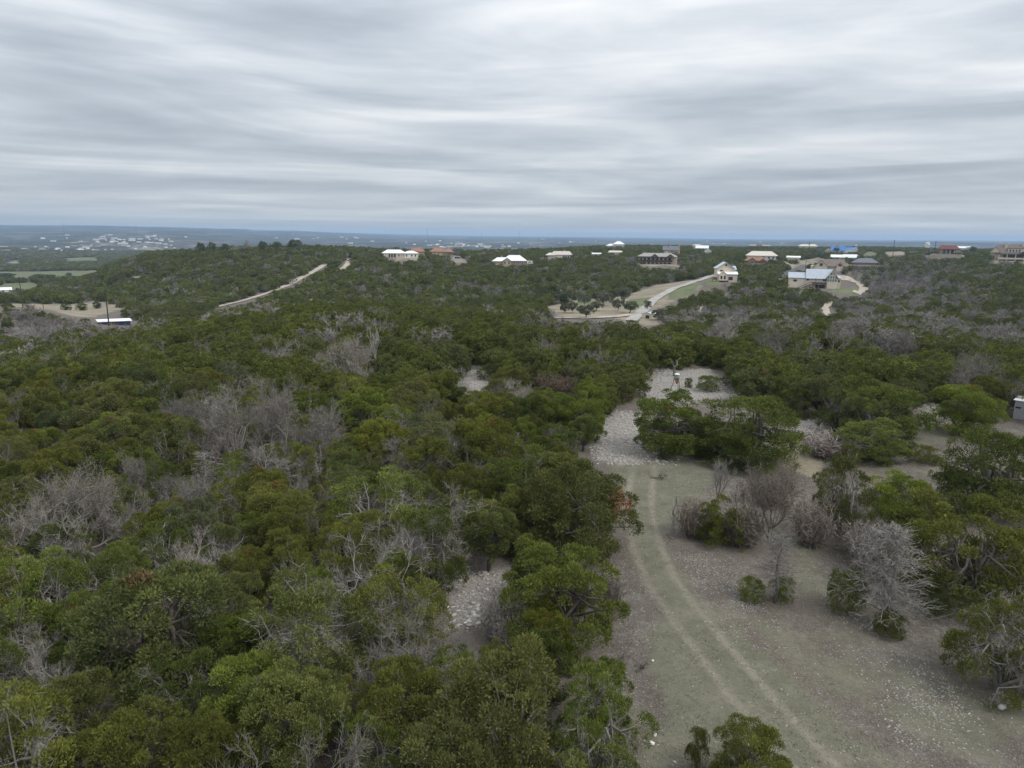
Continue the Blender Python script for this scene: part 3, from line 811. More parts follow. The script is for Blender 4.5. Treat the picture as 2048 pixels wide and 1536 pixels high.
def stem_mesh(name, seed, c, d, R=2.1, H=4.2, stems=3, limbs=20, twigs=110, thick=0.10, mat=None, single=False):
    r = np.random.default_rng(seed + 991)
    mb = MB(); tops = []
    for i in range(stems):
        a = r.uniform(0, 6.28)
        b = np.array([math.cos(a) * 0.12, math.sin(a) * 0.12, -0.15])
        e = np.array([math.cos(a) * R * (0.1 if single else 0.33), math.sin(a) * R * (0.1 if single else 0.33), H * r.uniform(0.42, 0.55)])
        P = wig(b, e, r, 5, 0.07)
        mb.tube(P, np.linspace(thick, thick * 0.55, 5) * r.uniform(0.8, 1.2), 6)
        tops.append(P)
    sel = r.permutation(len(c))[:limbs]
    ends = []
    for i in sel:
        P = tops[int(np.argmin([np.linalg.norm(t[-1][:2] - c[i][:2]) for t in tops]))]
        s = P[r.integers(2, 5)]
        Q = wig(s, c[i], r, 4, 0.09)
        mb.tube(Q, np.linspace(thick * 0.5, thick * 0.14, 4), 4, False)
        ends.append(Q)
    P0, P1 = [], []
    for i in range(twigs):
        Q = ends[r.integers(len(ends))]
        t = r.uniform(0.25, 1.0); j = min(int(t * 3), 2)
        a = Q[j] + (Q[j + 1] - Q[j]) * (t * 3 - j)
        out = unit(np.array([a[0], a[1], (a[2] - 0.45 * H) * 0.6 - 0.1]) + r.normal(size=3) * 0.8)
        l = r.uniform(0.25, 0.75)
        m_ = a + out * l * 0.5 + r.normal(size=3) * 0.06
        e = m_ + unit(out + r.normal(size=3) * 0.5) * l * 0.6
        P0 += [a, m_]; P1 += [m_, e]
        for _ in range(2):
            P0.append(m_); P1.append(m_ + unit(out + r.normal(size=3) * 0.9) * l * 0.45)
    S = strips(np.array(P0), np.array(P1), 0.0065, r) if twigs else np.zeros((0, 4, 3))
    return join_mesh(name, mb, S, mat or M_JBARK)
def bare_mesh(name, seed, H=5.0, spread=0.9, stems=1, crook=0.3, kids=(4, 4, 4, 3), twig=7, lean=0.0, fork=0.22, thick=1.0, mats=None, leaves=0, tw=0.008, dens=1.0):
    r = np.random.default_rng(seed)
    mb = MB(); P0, P1, LF = [], [], []
    def grow(p, d, L, rad, lv):
        n = 5 if lv < 2 else 4
        P = [p]; q = p.copy(); dd = d.copy()
        for i in range(n - 1):
            dd = unit(dd + r.normal(size=3) * crook + np.array([0, 0, 0.10]))
            q = q + dd * L / (n - 1); P.append(q)
        P = np.array(P)
        if lv < 4:
            mb.tube(P, np.linspace(rad, rad * 0.55, n), (6, 5, 4, 3)[lv], False)
        else:
            P0.extend(P[:-1]); P1.extend(P[1:])
        if lv < 4:
            K = max(2, int(round(kids[lv] * r.uniform(0.8, 1.25) * dens)))
            for j in range(K):
                t = r.uniform(0.35, 1.0) if lv else r.uniform(0.75, 1.0)
                x = t * (n - 1); i = min(int(x), n - 2)
                s = P[i] + (P[i + 1] - P[i]) * (x - i)
                base = unit(P[i + 1] - P[i])
                az = 6.283 * (j / K) + r.uniform(-0.6, 0.6)
                pr = unit(np.cross(base, [0.3, 0.2, 0.9])); qr = np.cross(base, pr)
                outd = math.cos(az) * pr + math.sin(az) * qr
                sp = spread * (1.0 if lv else 1.15) * r.uniform(0.6, 1.2)
                nd = unit(base + outd * sp + np.array([0, 0, 0.12]))
                if nd[2] < -0.25: nd[2] *= 0.3
                ratio = (0.92, 0.62, 0.58, 0.55)[lv] * r.uniform(0.75, 1.2)
                if s[2] < 0.05: continue
                grow(s, nd, L * ratio if lv else H * 0.42 * r.uniform(0.8, 1.2), rad * (0.62, 0.5, 0.5, 0.5)[lv] , lv + 1)
        if lv >= 3:
            for j in range(twig):
                i = r.integers(0, n - 1); s = P[i] + (P[i + 1] - P[i]) * r.random()
                nd = unit(unit(P[i + 1] - P[i]) + r.normal(size=3) * 0.65 + np.array([0, 0, 0.2]))
                l = r.uniform(0.18, 0.5) * H / 5
                P0.append(s); P1.append(s + nd * l)
                LF.append(s + nd * l)
    for s in range(stems):
        a = r.uniform(0, 6.28) if lean == 0 else 0
        d0 = unit(np.array([math.cos(a) * (0.35 if stems > 1 else 0.1) + lean, math.sin(a) * (0.35 if stems > 1 else 0.1), 1.0]))
        grow(np.array([0.1 * math.cos(a), 0.1 * math.sin(a), -0.15]), d0, H * fork, H * 0.023 * thick / math.sqrt(stems), 0)
    P0, P1 = np.array(P0), np.array(P1)
    S = strips(P0, P1, tw * np.ones(len(P0)), r)
    me = join_mesh(name, mb, S, mats or M_GREY)
    lf = None
    if leaves:
        LF = np.array(LF); k = r.choice(len(LF), leaves)
        c = LF[k] + r.normal(size=(leaves, 3)) * 0.09
        a, b = unit(r.normal(size=(leaves, 3))), unit(r.normal(size=(leaves, 3)))
        b = unit(np.cross(a, b)); z = r.uniform(0.035, 0.065, leaves)[:, None]
        lf = quads_mesh(name + '_leaves', np.stack([c - a * z, c + b * z * 0.6, c + a * z, c - b * z * 0.6], 1), M_BROWNLEAF)
    return me, lf
def snag_mesh(name, seed, H=4.2, R=1.4, n=90, droop=0.3, low=0.12, twig=17, mat=None):
    """a dead juniper: one straight pole with grey branches all the way up"""
    r = np.random.default_rng(seed)
    mb = MB(); P0, P1 = [], []
    mb.tube(wig((0, 0, -0.15), (r.normal() * 0.15, r.normal() * 0.15, H), r, 6, 0.02), np.linspace(0.075, 0.015, 6), 6)
    for i in range(n):
        t = low + (1 - low) * (i / n) ** 0.9
        a = i * 2.4 + r.normal() * 0.4
        L = R * (1 - t) ** 0.7 * r.uniform(0.5, 1.15) + 0.15
        s = np.array([0, 0, H * t]); o = np.array([math.cos(a), math.sin(a), 0])
        P = np.array([s, s + o * L * 0.35 + [0, 0, 0.1 * L], s + o * L * 0.7 + [0, 0, (0.25 - droop) * L], s + o * L + [0, 0, (0.45 - droop) * L]]) + r.normal(size=(4, 3)) * 0.04
        P[0] = s
        mb.tube(P, np.linspace(0.015, 0.006, 4), 3, False)
        for j in range(twig):
            k = r.integers(0, 3); q = P[k] + (P[k + 1] - P[k]) * r.random()
            nd = unit(o + r.normal(size=3) * 0.6 + np.array([0, 0, 0.25])); l = r.uniform(0.15, 0.45)
            m_ = q + nd * l * 0.6
            P0 += [q, m_]; P1 += [m_, m_ + unit(nd + r.normal(size=3) * 0.6) * l * 0.5]
    S = strips(np.array(P0), np.array(P1), 0.007, r)
    return join_mesh(name, mb, S, mat or M_DEAD)
def thicket_mesh(name, seed, R=1.0, H=1.4, n=260, mat=None, w=0.010):
    """a twiggy leafless bush"""
    r = np.random.default_rng(seed)
    P0, P1 = [], []
    for i in range(n):
        a = r.uniform(0, 6.28); rr = R * math.sqrt(r.random()) * 0.4
        p = np.array([rr * math.cos(a), rr * math.sin(a), 0.0])
        e = np.array([R * r.uniform(0.2, 1) * math.cos(a + r.normal() * 0.5), R * r.uniform(0.2, 1) * math.sin(a + r.normal() * 0.5), H * r.uniform(0.5, 1)])
        Q = wig(p, e, r, 5, 0.12)
        P0 += list(Q[:-1]); P1 += list(Q[1:])
        for j in range(7):
            k = r.integers(1, 5); l = r.uniform(0.12, 0.4) * H / 1.4
            P0.append(Q[k]); P1.append(Q[k] + unit(r.normal(size=3) + np.array([0, 0, 0.4])) * l)
    return join_mesh(name, MB(), strips(np.array(P0), np.array(P1), w, r), mat or M_GREY)

JUN = []
for i in range(9):
    me, c, d, rc = crown_mesh('juniper_crown', 100 + i, 34000, 0.115, 0.021, n_clump=84 + 6 * (i % 4), low=(-0.97, -0.9, -0.6)[i % 3], zc=(0.46, 0.47, 0.53)[i % 3])
    JUN.append((me, stem_mesh('juniper_trunk', 100 + i, c, d, stems=3 + i % 3, limbs=30, twigs=300)))
JOPEN = []      # thin junipers with much grey wood in them
for i in range(4):
    me, c, d, rc = crown_mesh('thin_juniper_crown', 140 + i, 19000, 0.115, 0.020, n_clump=86, low=-0.8, zc=0.48, open_=0.38)
    JOPEN.append((me, stem_mesh('thin_juniper_trunk', 140 + i, c, d, stems=4, limbs=40, twigs=900, mat=M_GREY)))
JMID = []
for i in range(6):
    me, c, d, rc = crown_mesh('middle_juniper', 170 + i, 8500, 0.23, 0.040, n_clump=70, low=-0.9, zc=0.47)
    JMID.append(me)
JFAR = []
for i in range(6):
    me, c, d, rc = crown_mesh('far_juniper', 190 + i, 900, 0.62, 0.15, n_clump=34, low=-0.7, zc=0.48, lumps=1.25)
    JFAR.append(me)
OAKS = []
for i in range(4):
    me, c, d, rc = crown_mesh('live_oak_crown', 210 + i, 3200, 0.42, 0.09, n_clump=40, R=2.6, H=4.8, low=-0.25, zc=0.58, mat=M_OAK, upb=0.15)
    OAKS.append((me, stem_mesh('live_oak_trunk', 210 + i, c, d, R=2.6, H=4.8, stems=1, limbs=18, twigs=20, thick=0.17, single=True)))
BARE = [bare_mesh('bare_oak', 300 + i, H=5.0, stems=1 + (i % 3), spread=1.1 + 0.2 * (i % 2), crook=0.34, twig=7)[0] for i in range(6)]
BMID = [bare_mesh('middle_bare_oak', 330 + i, H=5.0, stems=2, kids=(4, 3, 3, 2), twig=7, tw=0.026)[0] for i in range(4)]
BFAR = [bare_mesh('far_bare_oak', 350 + i, H=5.0, stems=2, kids=(3, 3, 2, 2), twig=9, tw=0.055)[0] for i in range(4)]
# ------------------------------------------------------------------ placing trees
FWD = R3 @ np.array([0, 0, -1.0])
def extent(me):
    co = np.zeros(len(me.vertices) * 3, np.float32); me.vertices.foreach_get('co', co); co = co.reshape(-1, 3)
    rr = np.hypot(co[:, 0], co[:, 1])
    return float(np.percentile(rr, 96)), float(np.percentile(co[:, 2], 99.7))
EXT = {}
def ext(me):
    if me.name not in EXT: EXT[me.name] = extent(me)
    return EXT[me.name]
def fit(px0, px1, pxb, pyb, pyt):
    P = at(pxb, pyb)
    ax = float((P - np.array([0, 0, CAM_H])) @ FWD)
    w = (px1 - px0) * ax / F_PX
    lo, hi = 0.05, 30.0
    for _ in range(30):
        h = 0.5 * (lo + hi)
        if project(P[0], P[1], P[2] + h)[1] > pyt: lo = h
        else: hi = h
    return P, w, h
HAND = []       # (x, y, crown radius) of what is placed by hand
LANDMARKS = []  # (x, y, short phrase)
def tint(o, c):
    o.color = (*c, 1)
    return o
COUNT = {'juniper': 0, 'bare': 0}
def tree_obj(kind, P, sx, sz, rz, label, group, col=(1, 1, 1), variant=0, mid=False, crown=None):
    """one tree as an object of its own; a juniper or live oak is trunk and crown under an Empty"""
    if kind in ('juniper', 'thin'):
        me, st = (JUN if kind == 'juniper' else JOPEN)[variant % (9 if kind == 'juniper' else 4)]
        if crown: me, st = crown
        o = thing('juniper_tree', label, 'juniper', P, rz, group)
        o.scale = (sx, sx, sz)
        tint(put('trunk', st, o), (1, 1, 1)); tint(put('crown', me, o), col)
        COUNT['juniper'] += 1
    elif kind == 'live_oak':
        me, st = OAKS[variant % 4]
        o = thing('live_oak', label, 'live oak', P, rz, group); o.scale = (sx, sx, sz)
        put('trunk', st, o); tint(put('crown', me, o), col)
    else:
        me = crown
        o = put({'bare': 'bare_tree', 'snag': 'dead_tree', 'thicket': 'bare_shrub', 'shrub': 'juniper_shrub'}[kind], me)
        o.location = tuple(map(float, P)); o.rotation_euler = (0, 0, rz); o.scale = (sx, sx, sz); tint(o, col)
        tag(o, label, {'bare': 'bare tree', 'snag': 'dead tree', 'thicket': 'shrub', 'shrub': 'shrub'}[kind], group)
        COUNT['bare'] += 1
    return o
SNAG = [snag_mesh('dead_juniper', 400 + i, droop=(0.30, 0.1, -0.2)[i], R=(1.5, 1.2, 0.7)[i], n=(150, 95, 45)[i]) for i in range(3)]
THK = [thicket_mesh('thicket', 420 + i) for i in range(3)]
BLEAF = [bare_mesh('brown_oak', 440 + i, H=5.0, stems=3, crook=0.22, twig=5, mats=M_BROWNLEAF, leaves=2600) for i in range(2)]
BBIG = [bare_mesh('old_bare_oak', 460 + i, H=6.0, stems=2, crook=0.34, spread=1.15, kids=(5, 4, 4, 4), twig=8, lean=0.0, fork=0.16, thick=1.5, tw=0.008)[0] for i in range(3)]
BTALL = [bare_mesh('tall_bare_tree', 470 + i, H=5.5, stems=1, crook=0.14, spread=0.55, kids=(4, 4, 3, 3), twig=6, fork=0.34, mats=M_DEAD)[0] for i in range(2)]
_c = crown_mesh('rusty_juniper_crown', 501, 38000, 0.115, 0.018, n_clump=100, low=-0.9, zc=0.47, rust_at=((0.62, -0.62, 0.48), 0.62))
RUSTY = (_c[0], stem_mesh('rusty_juniper_trunk', 501, _c[1], _c[2], stems=4))
_c = crown_mesh('spreading_juniper_crown', 502, 36000, 0.115, 0.018, n_clump=110, low=-0.72, zc=0.50, open_=0.06)
SPREAD = (_c[0], stem_mesh('spreading_juniper_trunk', 502, _c[1], _c[2], stems=6, limbs=34, twigs=90, thick=0.12))
SHRUB = []
for i in range(3):
    SHRUB.append(crown_mesh('small_juniper', 520 + i, 9000, 0.12, 0.020, n_clump=90, R=1.5, H=2.2, low=-0.9, zc=0.45, lumps=1.1)[0])

GJ = 'junipers beside the track'
YEL, DRK, OLV, GRY, BRT = (1.16, 1.10, 0.85), (0.80, 0.87, 0.85), (1.02, 0.98, 0.92), (1.08, 1.08, 1.35), (1.08, 1.18, 0.9)
def stump():
    r = np.random.default_rng(9); mb = MB()
    mb.tube(wig((0, 0, -0.1), (0.05, 0, 1.3), r, 5, 0.03), [0.13, 0.12, 0.11, 0.10, 0.09], 7)
    mb.tube(wig((0.05, 0, 1.2), (-0.55, 0.1, 2.6), r, 5, 0.05), [0.085, 0.075, 0.06, 0.045, 0.02], 6)
    mb.tube(wig((0.05, 0, 1.25), (0.42, -0.1, 2.1), r, 4, 0.05), [0.075, 0.06, 0.05, 0.03], 6)
    mb.tube(wig((0.03, 0, 0.7), (0.5, 0.2, 1.25), r, 4, 0.05), [0.05, 0.04, 0.03, 0.015], 5)
    return mb.mesh('forked_stump', M_DEAD)
STUMP = stump()
# kind, crown from px, to px, foot px, foot row, top row, tint, label, landmark phrase, mesh
HT = [
 ('juniper', 1395, 1592, 1490, 925, 788, DRK, 'broad spreading dark juniper with visible forked trunks at the head of the grassy track', 'the broad spreading juniper', SPREAD),
 ('juniper', 1280, 1425, 1345, 905, 792, BRT, 'full bright green juniper skirted to the ground beside the pale rubble slope', 'the skirted juniper by the rubble', None),
 ('juniper', 1360, 1452, 1408, 908, 838, DRK, 'low dark juniper filling the gap between the skirted juniper and the broad spreading one', None, None),
 ('shrub', 1440, 1540, 1490, 940, 895, DRK, 'dark low bush under the broad spreading juniper', None, SHRUB[0]),
 ('juniper', 1040, 1256, 1150, 1105, 918, OLV, 'big juniper with one rust-brown patch in its crown, beside the track bend', 'the rust-patched juniper', RUSTY),
 ('juniper', 975, 1140, 1060, 1065, 905, DRK, 'dense juniper pressed against the back of the rust-patched juniper', None, None),
 ('juniper', 1000, 1226, 1118, 1285, 1098, BRT, 'round bright green juniper standing alone between the stone heap and the track', 'the round lone juniper', None),
 ('juniper', 1045, 1140, 1095, 1318, 1205, YEL, 'small yellowish juniper tucked under the front of the round lone juniper', None, None),
 ('thin', 1085, 1278, 1185, 1560, 1345, BRT, 'thin juniper full of grey twigs at the bottom edge beside the track', 'the twiggy juniper at the bottom edge', None),
 ('juniper', 1425, 1578, 1500, 1600, 1448, YEL, 'yellow-green juniper top poking up at the bottom edge in the track', None, None),
 ('shrub', 1372, 1412, 1392, 1535, 1458, OLV, 'small brownish green shrub beside the juniper top at the bottom edge', None, SHRUB[0]),
 ('juniper', 1395, 1488, 1440, 1085, 1000, YEL, 'small flat-topped yellowish juniper on one thin trunk in the brushy clump', 'the flat-topped little juniper', None),
 ('snag', 1330, 1362, 1345, 1068, 985, (0.9, 0.9, 0.9), 'narrow dead stump with broken grey top at the edge of the grass', 'the narrow dead stump', STUMP),
 ('thicket', 1352, 1425, 1385, 1072, 1000, (0.75, 0.68, 0.6), 'dusky brown leafless bush beside the narrow dead stump', None, THK[0]),
 ('bare', 1465, 1618, 1540, 1085, 925, (1, 1, 1), 'wispy oak with brown dead leaves and dark stems in the brushy clump', 'the brown-leaved oak', BLEAF[0]),
 ('bare', 1385, 1465, 1425, 1020, 912, (1.1, 1.1, 1.1), 'pale feathery bare sapling in front of the broad spreading juniper', 'the pale bare sapling', BTALL[0]),
 ('snag', 1492, 1592, 1547, 1205, 1065, (0.85, 0.84, 0.83), 'pale dead conifer with fanned branches on the stony slope by the track', 'the fanned dead conifer', SNAG[1]),
 ('shrub', 1480, 1528, 1503, 1200, 1155, BRT, 'low dark green shrub at the foot of the fanned dead conifer', None, SHRUB[1]),
 ('shrub', 1540, 1585, 1562, 1200, 1150, BRT, 'green juniper shoot growing through the fanned dead conifer', None, SHRUB[2]),
 ('thin', 1620, 1738, 1675, 1072, 898, OLV, 'half-bare juniper with a straight grey trunk on the brown slope', 'the half-bare juniper', None),
 ('thicket', 1600, 1715, 1652, 912, 862, (0.85, 0.78, 0.75), 'mauve-grey leafless bush on the bare path beyond the half-bare juniper', 'the mauve leafless bush', THK[1]),
 ('juniper', 1650, 1795, 1735, 915, 842, BRT, 'leaning green juniper hedge-like over the mauve leafless bush', 'the leaning juniper', None),
 ('shrub', 1775, 1800, 1787, 912, 882, DRK, 'tiny dark shrub at the end of the leaning juniper', None, SHRUB[0]),
 ('shrub', 1802, 1832, 1816, 909, 882, DRK, 'tiny dark shrub alone on the small grassy glade', None, SHRUB[1]),
 ('shrub', 1822, 1885, 1852, 925, 892, OLV, 'low olive shrub at the near rim of the small grassy glade', None, SHRUB[2]),
 ('juniper', 1690, 1835, 1765, 868, 760, DRK, 'dark domed juniper overhanging the rim of the small grassy glade', 'the dark domed juniper', None),
 ('juniper', 1872, 1982, 1928, 868, 772, BRT, 'fresh green round juniper beside the small grassy glade', 'the fresh green round juniper', None),
 ('juniper', 1880, 2075, 1965, 1030, 855, DRK, 'tall dark juniper with a visible trunk near the deer blind', 'the tall trunked juniper', SPREAD),
 ('bare', 1840, 1960, 1900, 1015, 938, (1.15, 1.15, 1.15), 'pale bare spiky tree wedged between two green junipers', 'the pale spiky tree', BTALL[1]),
 ('juniper', 1735, 1875, 1800, 1060, 940, BRT, 'bright green juniper beside the pale bare spiky tree', 'the bright juniper by the spiky tree', None),
 ('juniper', 1795, 2048, 1915, 1195, 1000, OLV, 'very large olive juniper with grey wood in its crown on the stony slope', 'the very large olive juniper', None),
 ('thin', 1930, 2075, 2010, 1180, 1070, OLV, 'olive juniper merging with the very large one towards the edge', None, None),
 ('snag', 1672, 1838, 1762, 1250, 1050, (0.72, 0.71, 0.70), 'large cone-shaped dead juniper bristling with grey twigs', 'the large bristling dead juniper', SNAG[0]),
 ('thicket', 1690, 1790, 1740, 1140, 1050, (0.9, 0.87, 0.85), 'tangle of grey brush behind the large bristling dead juniper', None, THK[2]),
 ('shrub', 1652, 1722, 1690, 1220, 1140, BRT, 'dark green shrub on the near side of the large bristling dead juniper', None, SHRUB[0]),
 ('shrub', 1750, 1805, 1778, 1270, 1225, OLV, 'low green shrub at the foot of the large bristling dead juniper', None, SHRUB[1]),
 ('shrub', 1840, 1900, 1868, 1225, 1175, DRK, 'dark low shrub under the very large olive juniper', None, SHRUB[2]),
 ('thin', 1900, 2090, 2005, 1385, 1185, OLV, 'thin ragged juniper mixed with grey twigs by the two white boulders', 'the ragged juniper by the boulders', None),
 ('thicket', 1960, 2075, 2020, 1260, 1180, (0.9, 0.87, 0.85), 'grey brush behind the ragged juniper by the boulders', None, THK[0]),
 ('thicket', 955, 1040, 998, 1275, 1185, (0.95, 0.93, 0.92), 'fine grey leafless bush growing out of the stone heap', 'the grey bush on the stone heap', THK[1]),
 ('thicket', 985, 1075, 1035, 1320, 1235, (0.9, 0.88, 0.86), 'grey brush curling under the round lone juniper', None, THK[2]),
 ('bare', 905, 975, 935, 1370, 1255, (1.1, 1.1, 1.1), 'slim pale dead sapling in front of the stone heap', 'the slim sapling by the stone heap', BTALL[0]),
 ('thicket', 1440, 1530, 1485, 1090, 1015, (0.72, 0.67, 0.62), 'brown twiggy undergrowth at the foot of the flat-topped little juniper', None, THK[1]),
 ('thicket', 1575, 1665, 1620, 1090, 1000, (0.78, 0.72, 0.66), 'brown twiggy undergrowth beside the brown-leaved oak', None, THK[2]),
 ('thicket', 1500, 1580, 1540, 1010, 950, (0.76, 0.71, 0.66), 'brown undergrowth behind the brown-leaved oak', None, THK[0]),
 ('thicket', 1680, 1770, 1725, 1110, 1040, (0.85, 0.78, 0.72), 'grey-brown undergrowth by the bright juniper and the half-bare juniper', None, THK[1]),
 ('thicket', 1640, 1720, 1680, 1050, 985, (0.80, 0.72, 0.66), 'grey-brown brush round the foot of the half-bare juniper', None, THK[0]),
 ('thicket', 1180, 1250, 1215, 1215, 1150, (0.85, 0.8, 0.75), 'grey twigs at the shaded edge of the wood beside the track bend', None, THK[2]),
 # the wood on the other side of the track
 ('bare', 45, 290, 175, 1115, 932, (1.12, 1.09, 1.06), 'sprawling old bare oak with many pale twisting limbs', 'the sprawling old bare oak', BBIG[0]),
 ('bare', 385, 560, 470, 955, 775, (1.12, 1.09, 1.06), 'tall silvery bare oak with a feathery crown, taller than the junipers round it', 'the silvery bare oak', BBIG[1]),
 ('bare', 500, 645, 560, 950, 755, (1.12, 1.09, 1.06), 'bare oak with long pale limbs leaning against the silvery bare oak', 'the long-limbed bare oak', BBIG[2]),
 ('bare', 648, 775, 712, 775, 672, (1.12, 1.09, 1.06), 'white-limbed bare oak standing proud of the junipers', 'the white-limbed bare oak', BBIG[0]),
 ('bare', 730, 770, 752, 745, 648, (1.15, 1.15, 1.15), 'thin white dead spire behind the white-limbed bare oak', None, BTALL[1]),
 ('snag', 375, 435, 415, 1000, 900, (0.75, 0.75, 0.75), 'leaning white snag with a broken tip among junipers', 'the leaning white snag', SNAG[2]),
 ('bare', 235, 330, 275, 1010, 903, (1.1, 1.1, 1.05), 'gnarled bare top with forked pale arms beside the sprawling old bare oak', None, BBIG[2]),
 ('bare', 290, 470, 380, 1235, 1065, (1.12, 1.09, 1.06), 'collapsed bare tree of long slanting grey branches', 'the collapsed slanting tree', BBIG[1]),
 ('bare', 560, 640, 600, 1020, 930, (1.0, 1.0, 1.0), 'small grey bare oak below the long-limbed bare oak', None, BARE[0]),
 ('bare', 975, 1060, 1020, 920, 865, (1.05, 1.05, 1.05), 'crooked pale bare oak above the rust-patched juniper', 'the crooked pale oak', BARE[1]),
 ('bare', 1085, 1140, 1110, 900, 850, (1.05, 1.05, 1.05), 'small bare oak near the rim of the rubble slope', None, BARE[2]),
 ('bare', 1040, 1170, 1105, 805, 735, (0.8, 0.62, 0.5), 'reddish brown half-dead oak before the feeder glade', 'the reddish half-dead oak', BLEAF[1]),
 ('snag', 1336, 1362, 1349, 752, 714, (0.55, 0.54, 0.53), 'forked dead stump right behind the deer feeder', None, STUMP),
 ('shrub', 1394, 1438, 1415, 782, 752, DRK, 'round dark shrub in the feeder glade', None, SHRUB[0]),
 ('shrub', 1370, 1385, 1377, 775, 756, DRK, 'little dark scrub plant beside the deer feeder', None, SHRUB[1]),
 ('bare', 1620, 1700, 1665, 725, 640, (0.95, 0.95, 0.95), 'grey bare oak in the belt of trees beyond the feeder glade', 'the grey oak beyond the feeder glade', BARE[3]),
 ('bare', 1745, 1860, 1800, 735, 650, (1.0, 1.0, 1.0), 'large grey bare oak at the rim where the hill drops away', 'the large grey oak at the rim', BBIG[2]),
 ('bare', 1390, 1500, 1450, 700, 625, (1.0, 1.0, 1.0), 'wide pale bare oak above the valley shed', 'the wide pale oak above the shed', BBIG[1]),
]
for kind, a, b, pb, yb, yt, colr, label, ref, mesh in HT:
    P, w, h = fit(a, b, pb, yb, yt)
    n_ = len(HAND)
    if kind == 'juniper': n_ = (0, 1, 3, 4, 6, 7)[n_ % 6]      # foliage down to the ground
    if kind in ('juniper', 'thin'):
        crown = mesh if isinstance(mesh, tuple) else None
        me = crown[0] if crown else (JUN if kind == 'juniper' else JOPEN)[n_ % (9 if kind == 'juniper' else 4)][0]
    else: me = mesh[0] if isinstance(mesh, tuple) else mesh
    R_, H_ = ext(me)
    sx, sz = w / 2 / R_, h / H_
    if kind in ('juniper', 'thin', 'shrub'): sx *= 1.10
    if kind in ('juniper', 'thin'):
        o = tree_obj(kind, P, sx, sz, rng.uniform(0, 6.28) if crown is not RUSTY else 0.15, label, GJ, colr, n_, crown=crown)
    else:
        o = tree_obj(kind, P, sx, sz, rng.uniform(0, 6.28), label, None, colr, crown=me)
        if isinstance(mesh, tuple): put('leaves', mesh[1], o)
    HAND.append((P[0], P[1], w / 2))
    if label.startswith(('round bright green juniper standing', 'big juniper with one')): CLEAR.append(([(a, yt), (b, yt), (b, yb - 30), (a, yb - 30)], P[1] - 0.3))
    if kind in ('bare', 'snag'): CLEAR.append(([(a + 0.08 * (b - a), yt), (b - 0.08 * (b - a), yt), (b - 0.15 * (b - a), yt + 0.62 * (yb - yt)), (a + 0.15 * (b - a), yt + 0.62 * (yb - yt))], P[1] - 0.3))
    if ref: LANDMARKS.append((P[0], P[1], ref))
# further landmarks to speak of trees by
for px, py, ref in [(1352, 790, 'the deer feeder'), (2040, 838, 'the deer blind'), (945, 765, 'the upper stony gap'), (895, 868, 'the lower stony gap'), (950, 1195, 'the stone heap'), (1625, 858, 'the white rubble by the path')]:
    p = at(px, py); LANDMARKS.append((p[0], p[1], ref))

def in_poly_px(px, py, poly):
    P = np.asarray(poly, float); ins = np.zeros(px.shape, bool)
    for i in range(len(P)):
        a, b = P[i], P[(i + 1) % len(P)]
        c = ((a[1] > py) != (b[1] > py))
        ins ^= c & (px < a[0] + (py - a[1]) * (b[0] - a[0]) / ((b[1] - a[1]) if abs(b[1] - a[1]) > 1e-9 else 1e-9))
    return ins
def hidden_clear(x, y, r, h):
    """trees that would stand in front of something the photograph shows"""
    z = height(x, y)
    bad = np.zeros(x.shape, bool)
    for fx, fz in ((0, 0.0), (0, 0.5), (0, 1.0), (-1.0, 0.45), (1.0, 0.45), (-0.6, 0.85), (0.6, 0.85), (-0.5, 0.3), (0.5, 0.3)):
        px, py = project(x + fx * r, y, z + fz * h)
        for poly, dm in CLEAR:
            bad |= in_poly_px(px, py, poly) & (y < dm)
    return bad
def bare_prob(px, py):
    p = np.where((py < 610), 0.17, 0.075)
    def blob(cx, cy, sx, sy, a):
        nonlocal p
        p = np.maximum(p, a * np.exp(-0.5 * (((px - cx) / sx) ** 2 + ((py - cy) / sy) ** 2)))
    blob(1800, 585, 130, 45, 0.95); blob(1750, 640, 130, 25, 0.75); blob(1950, 670, 120, 30, 0.75); blob(1460, 650, 70, 22, 0.75); blob(1720, 700, 120, 16, 0.5)
    blob(60, 670, 130, 32, 0.95); blob(200, 690, 90, 25, 0.6); blob(1470, 590, 60, 18, 0.5); blob(1380, 530, 40, 10, 0.6); blob(1300, 660, 80, 14, 0.45)
    blob(500, 500, 60, 14, 0.35); blob(690, 560, 40, 15, 0.3); blob(1160, 610, 60, 10, 0.3); blob(1950, 570, 90, 30, 0.35); blob(720, 700, 70, 30, 0.3); blob(480, 880, 130, 80, 0.2)
    blob(100, 525, 150, 14, 0.4)
    return p
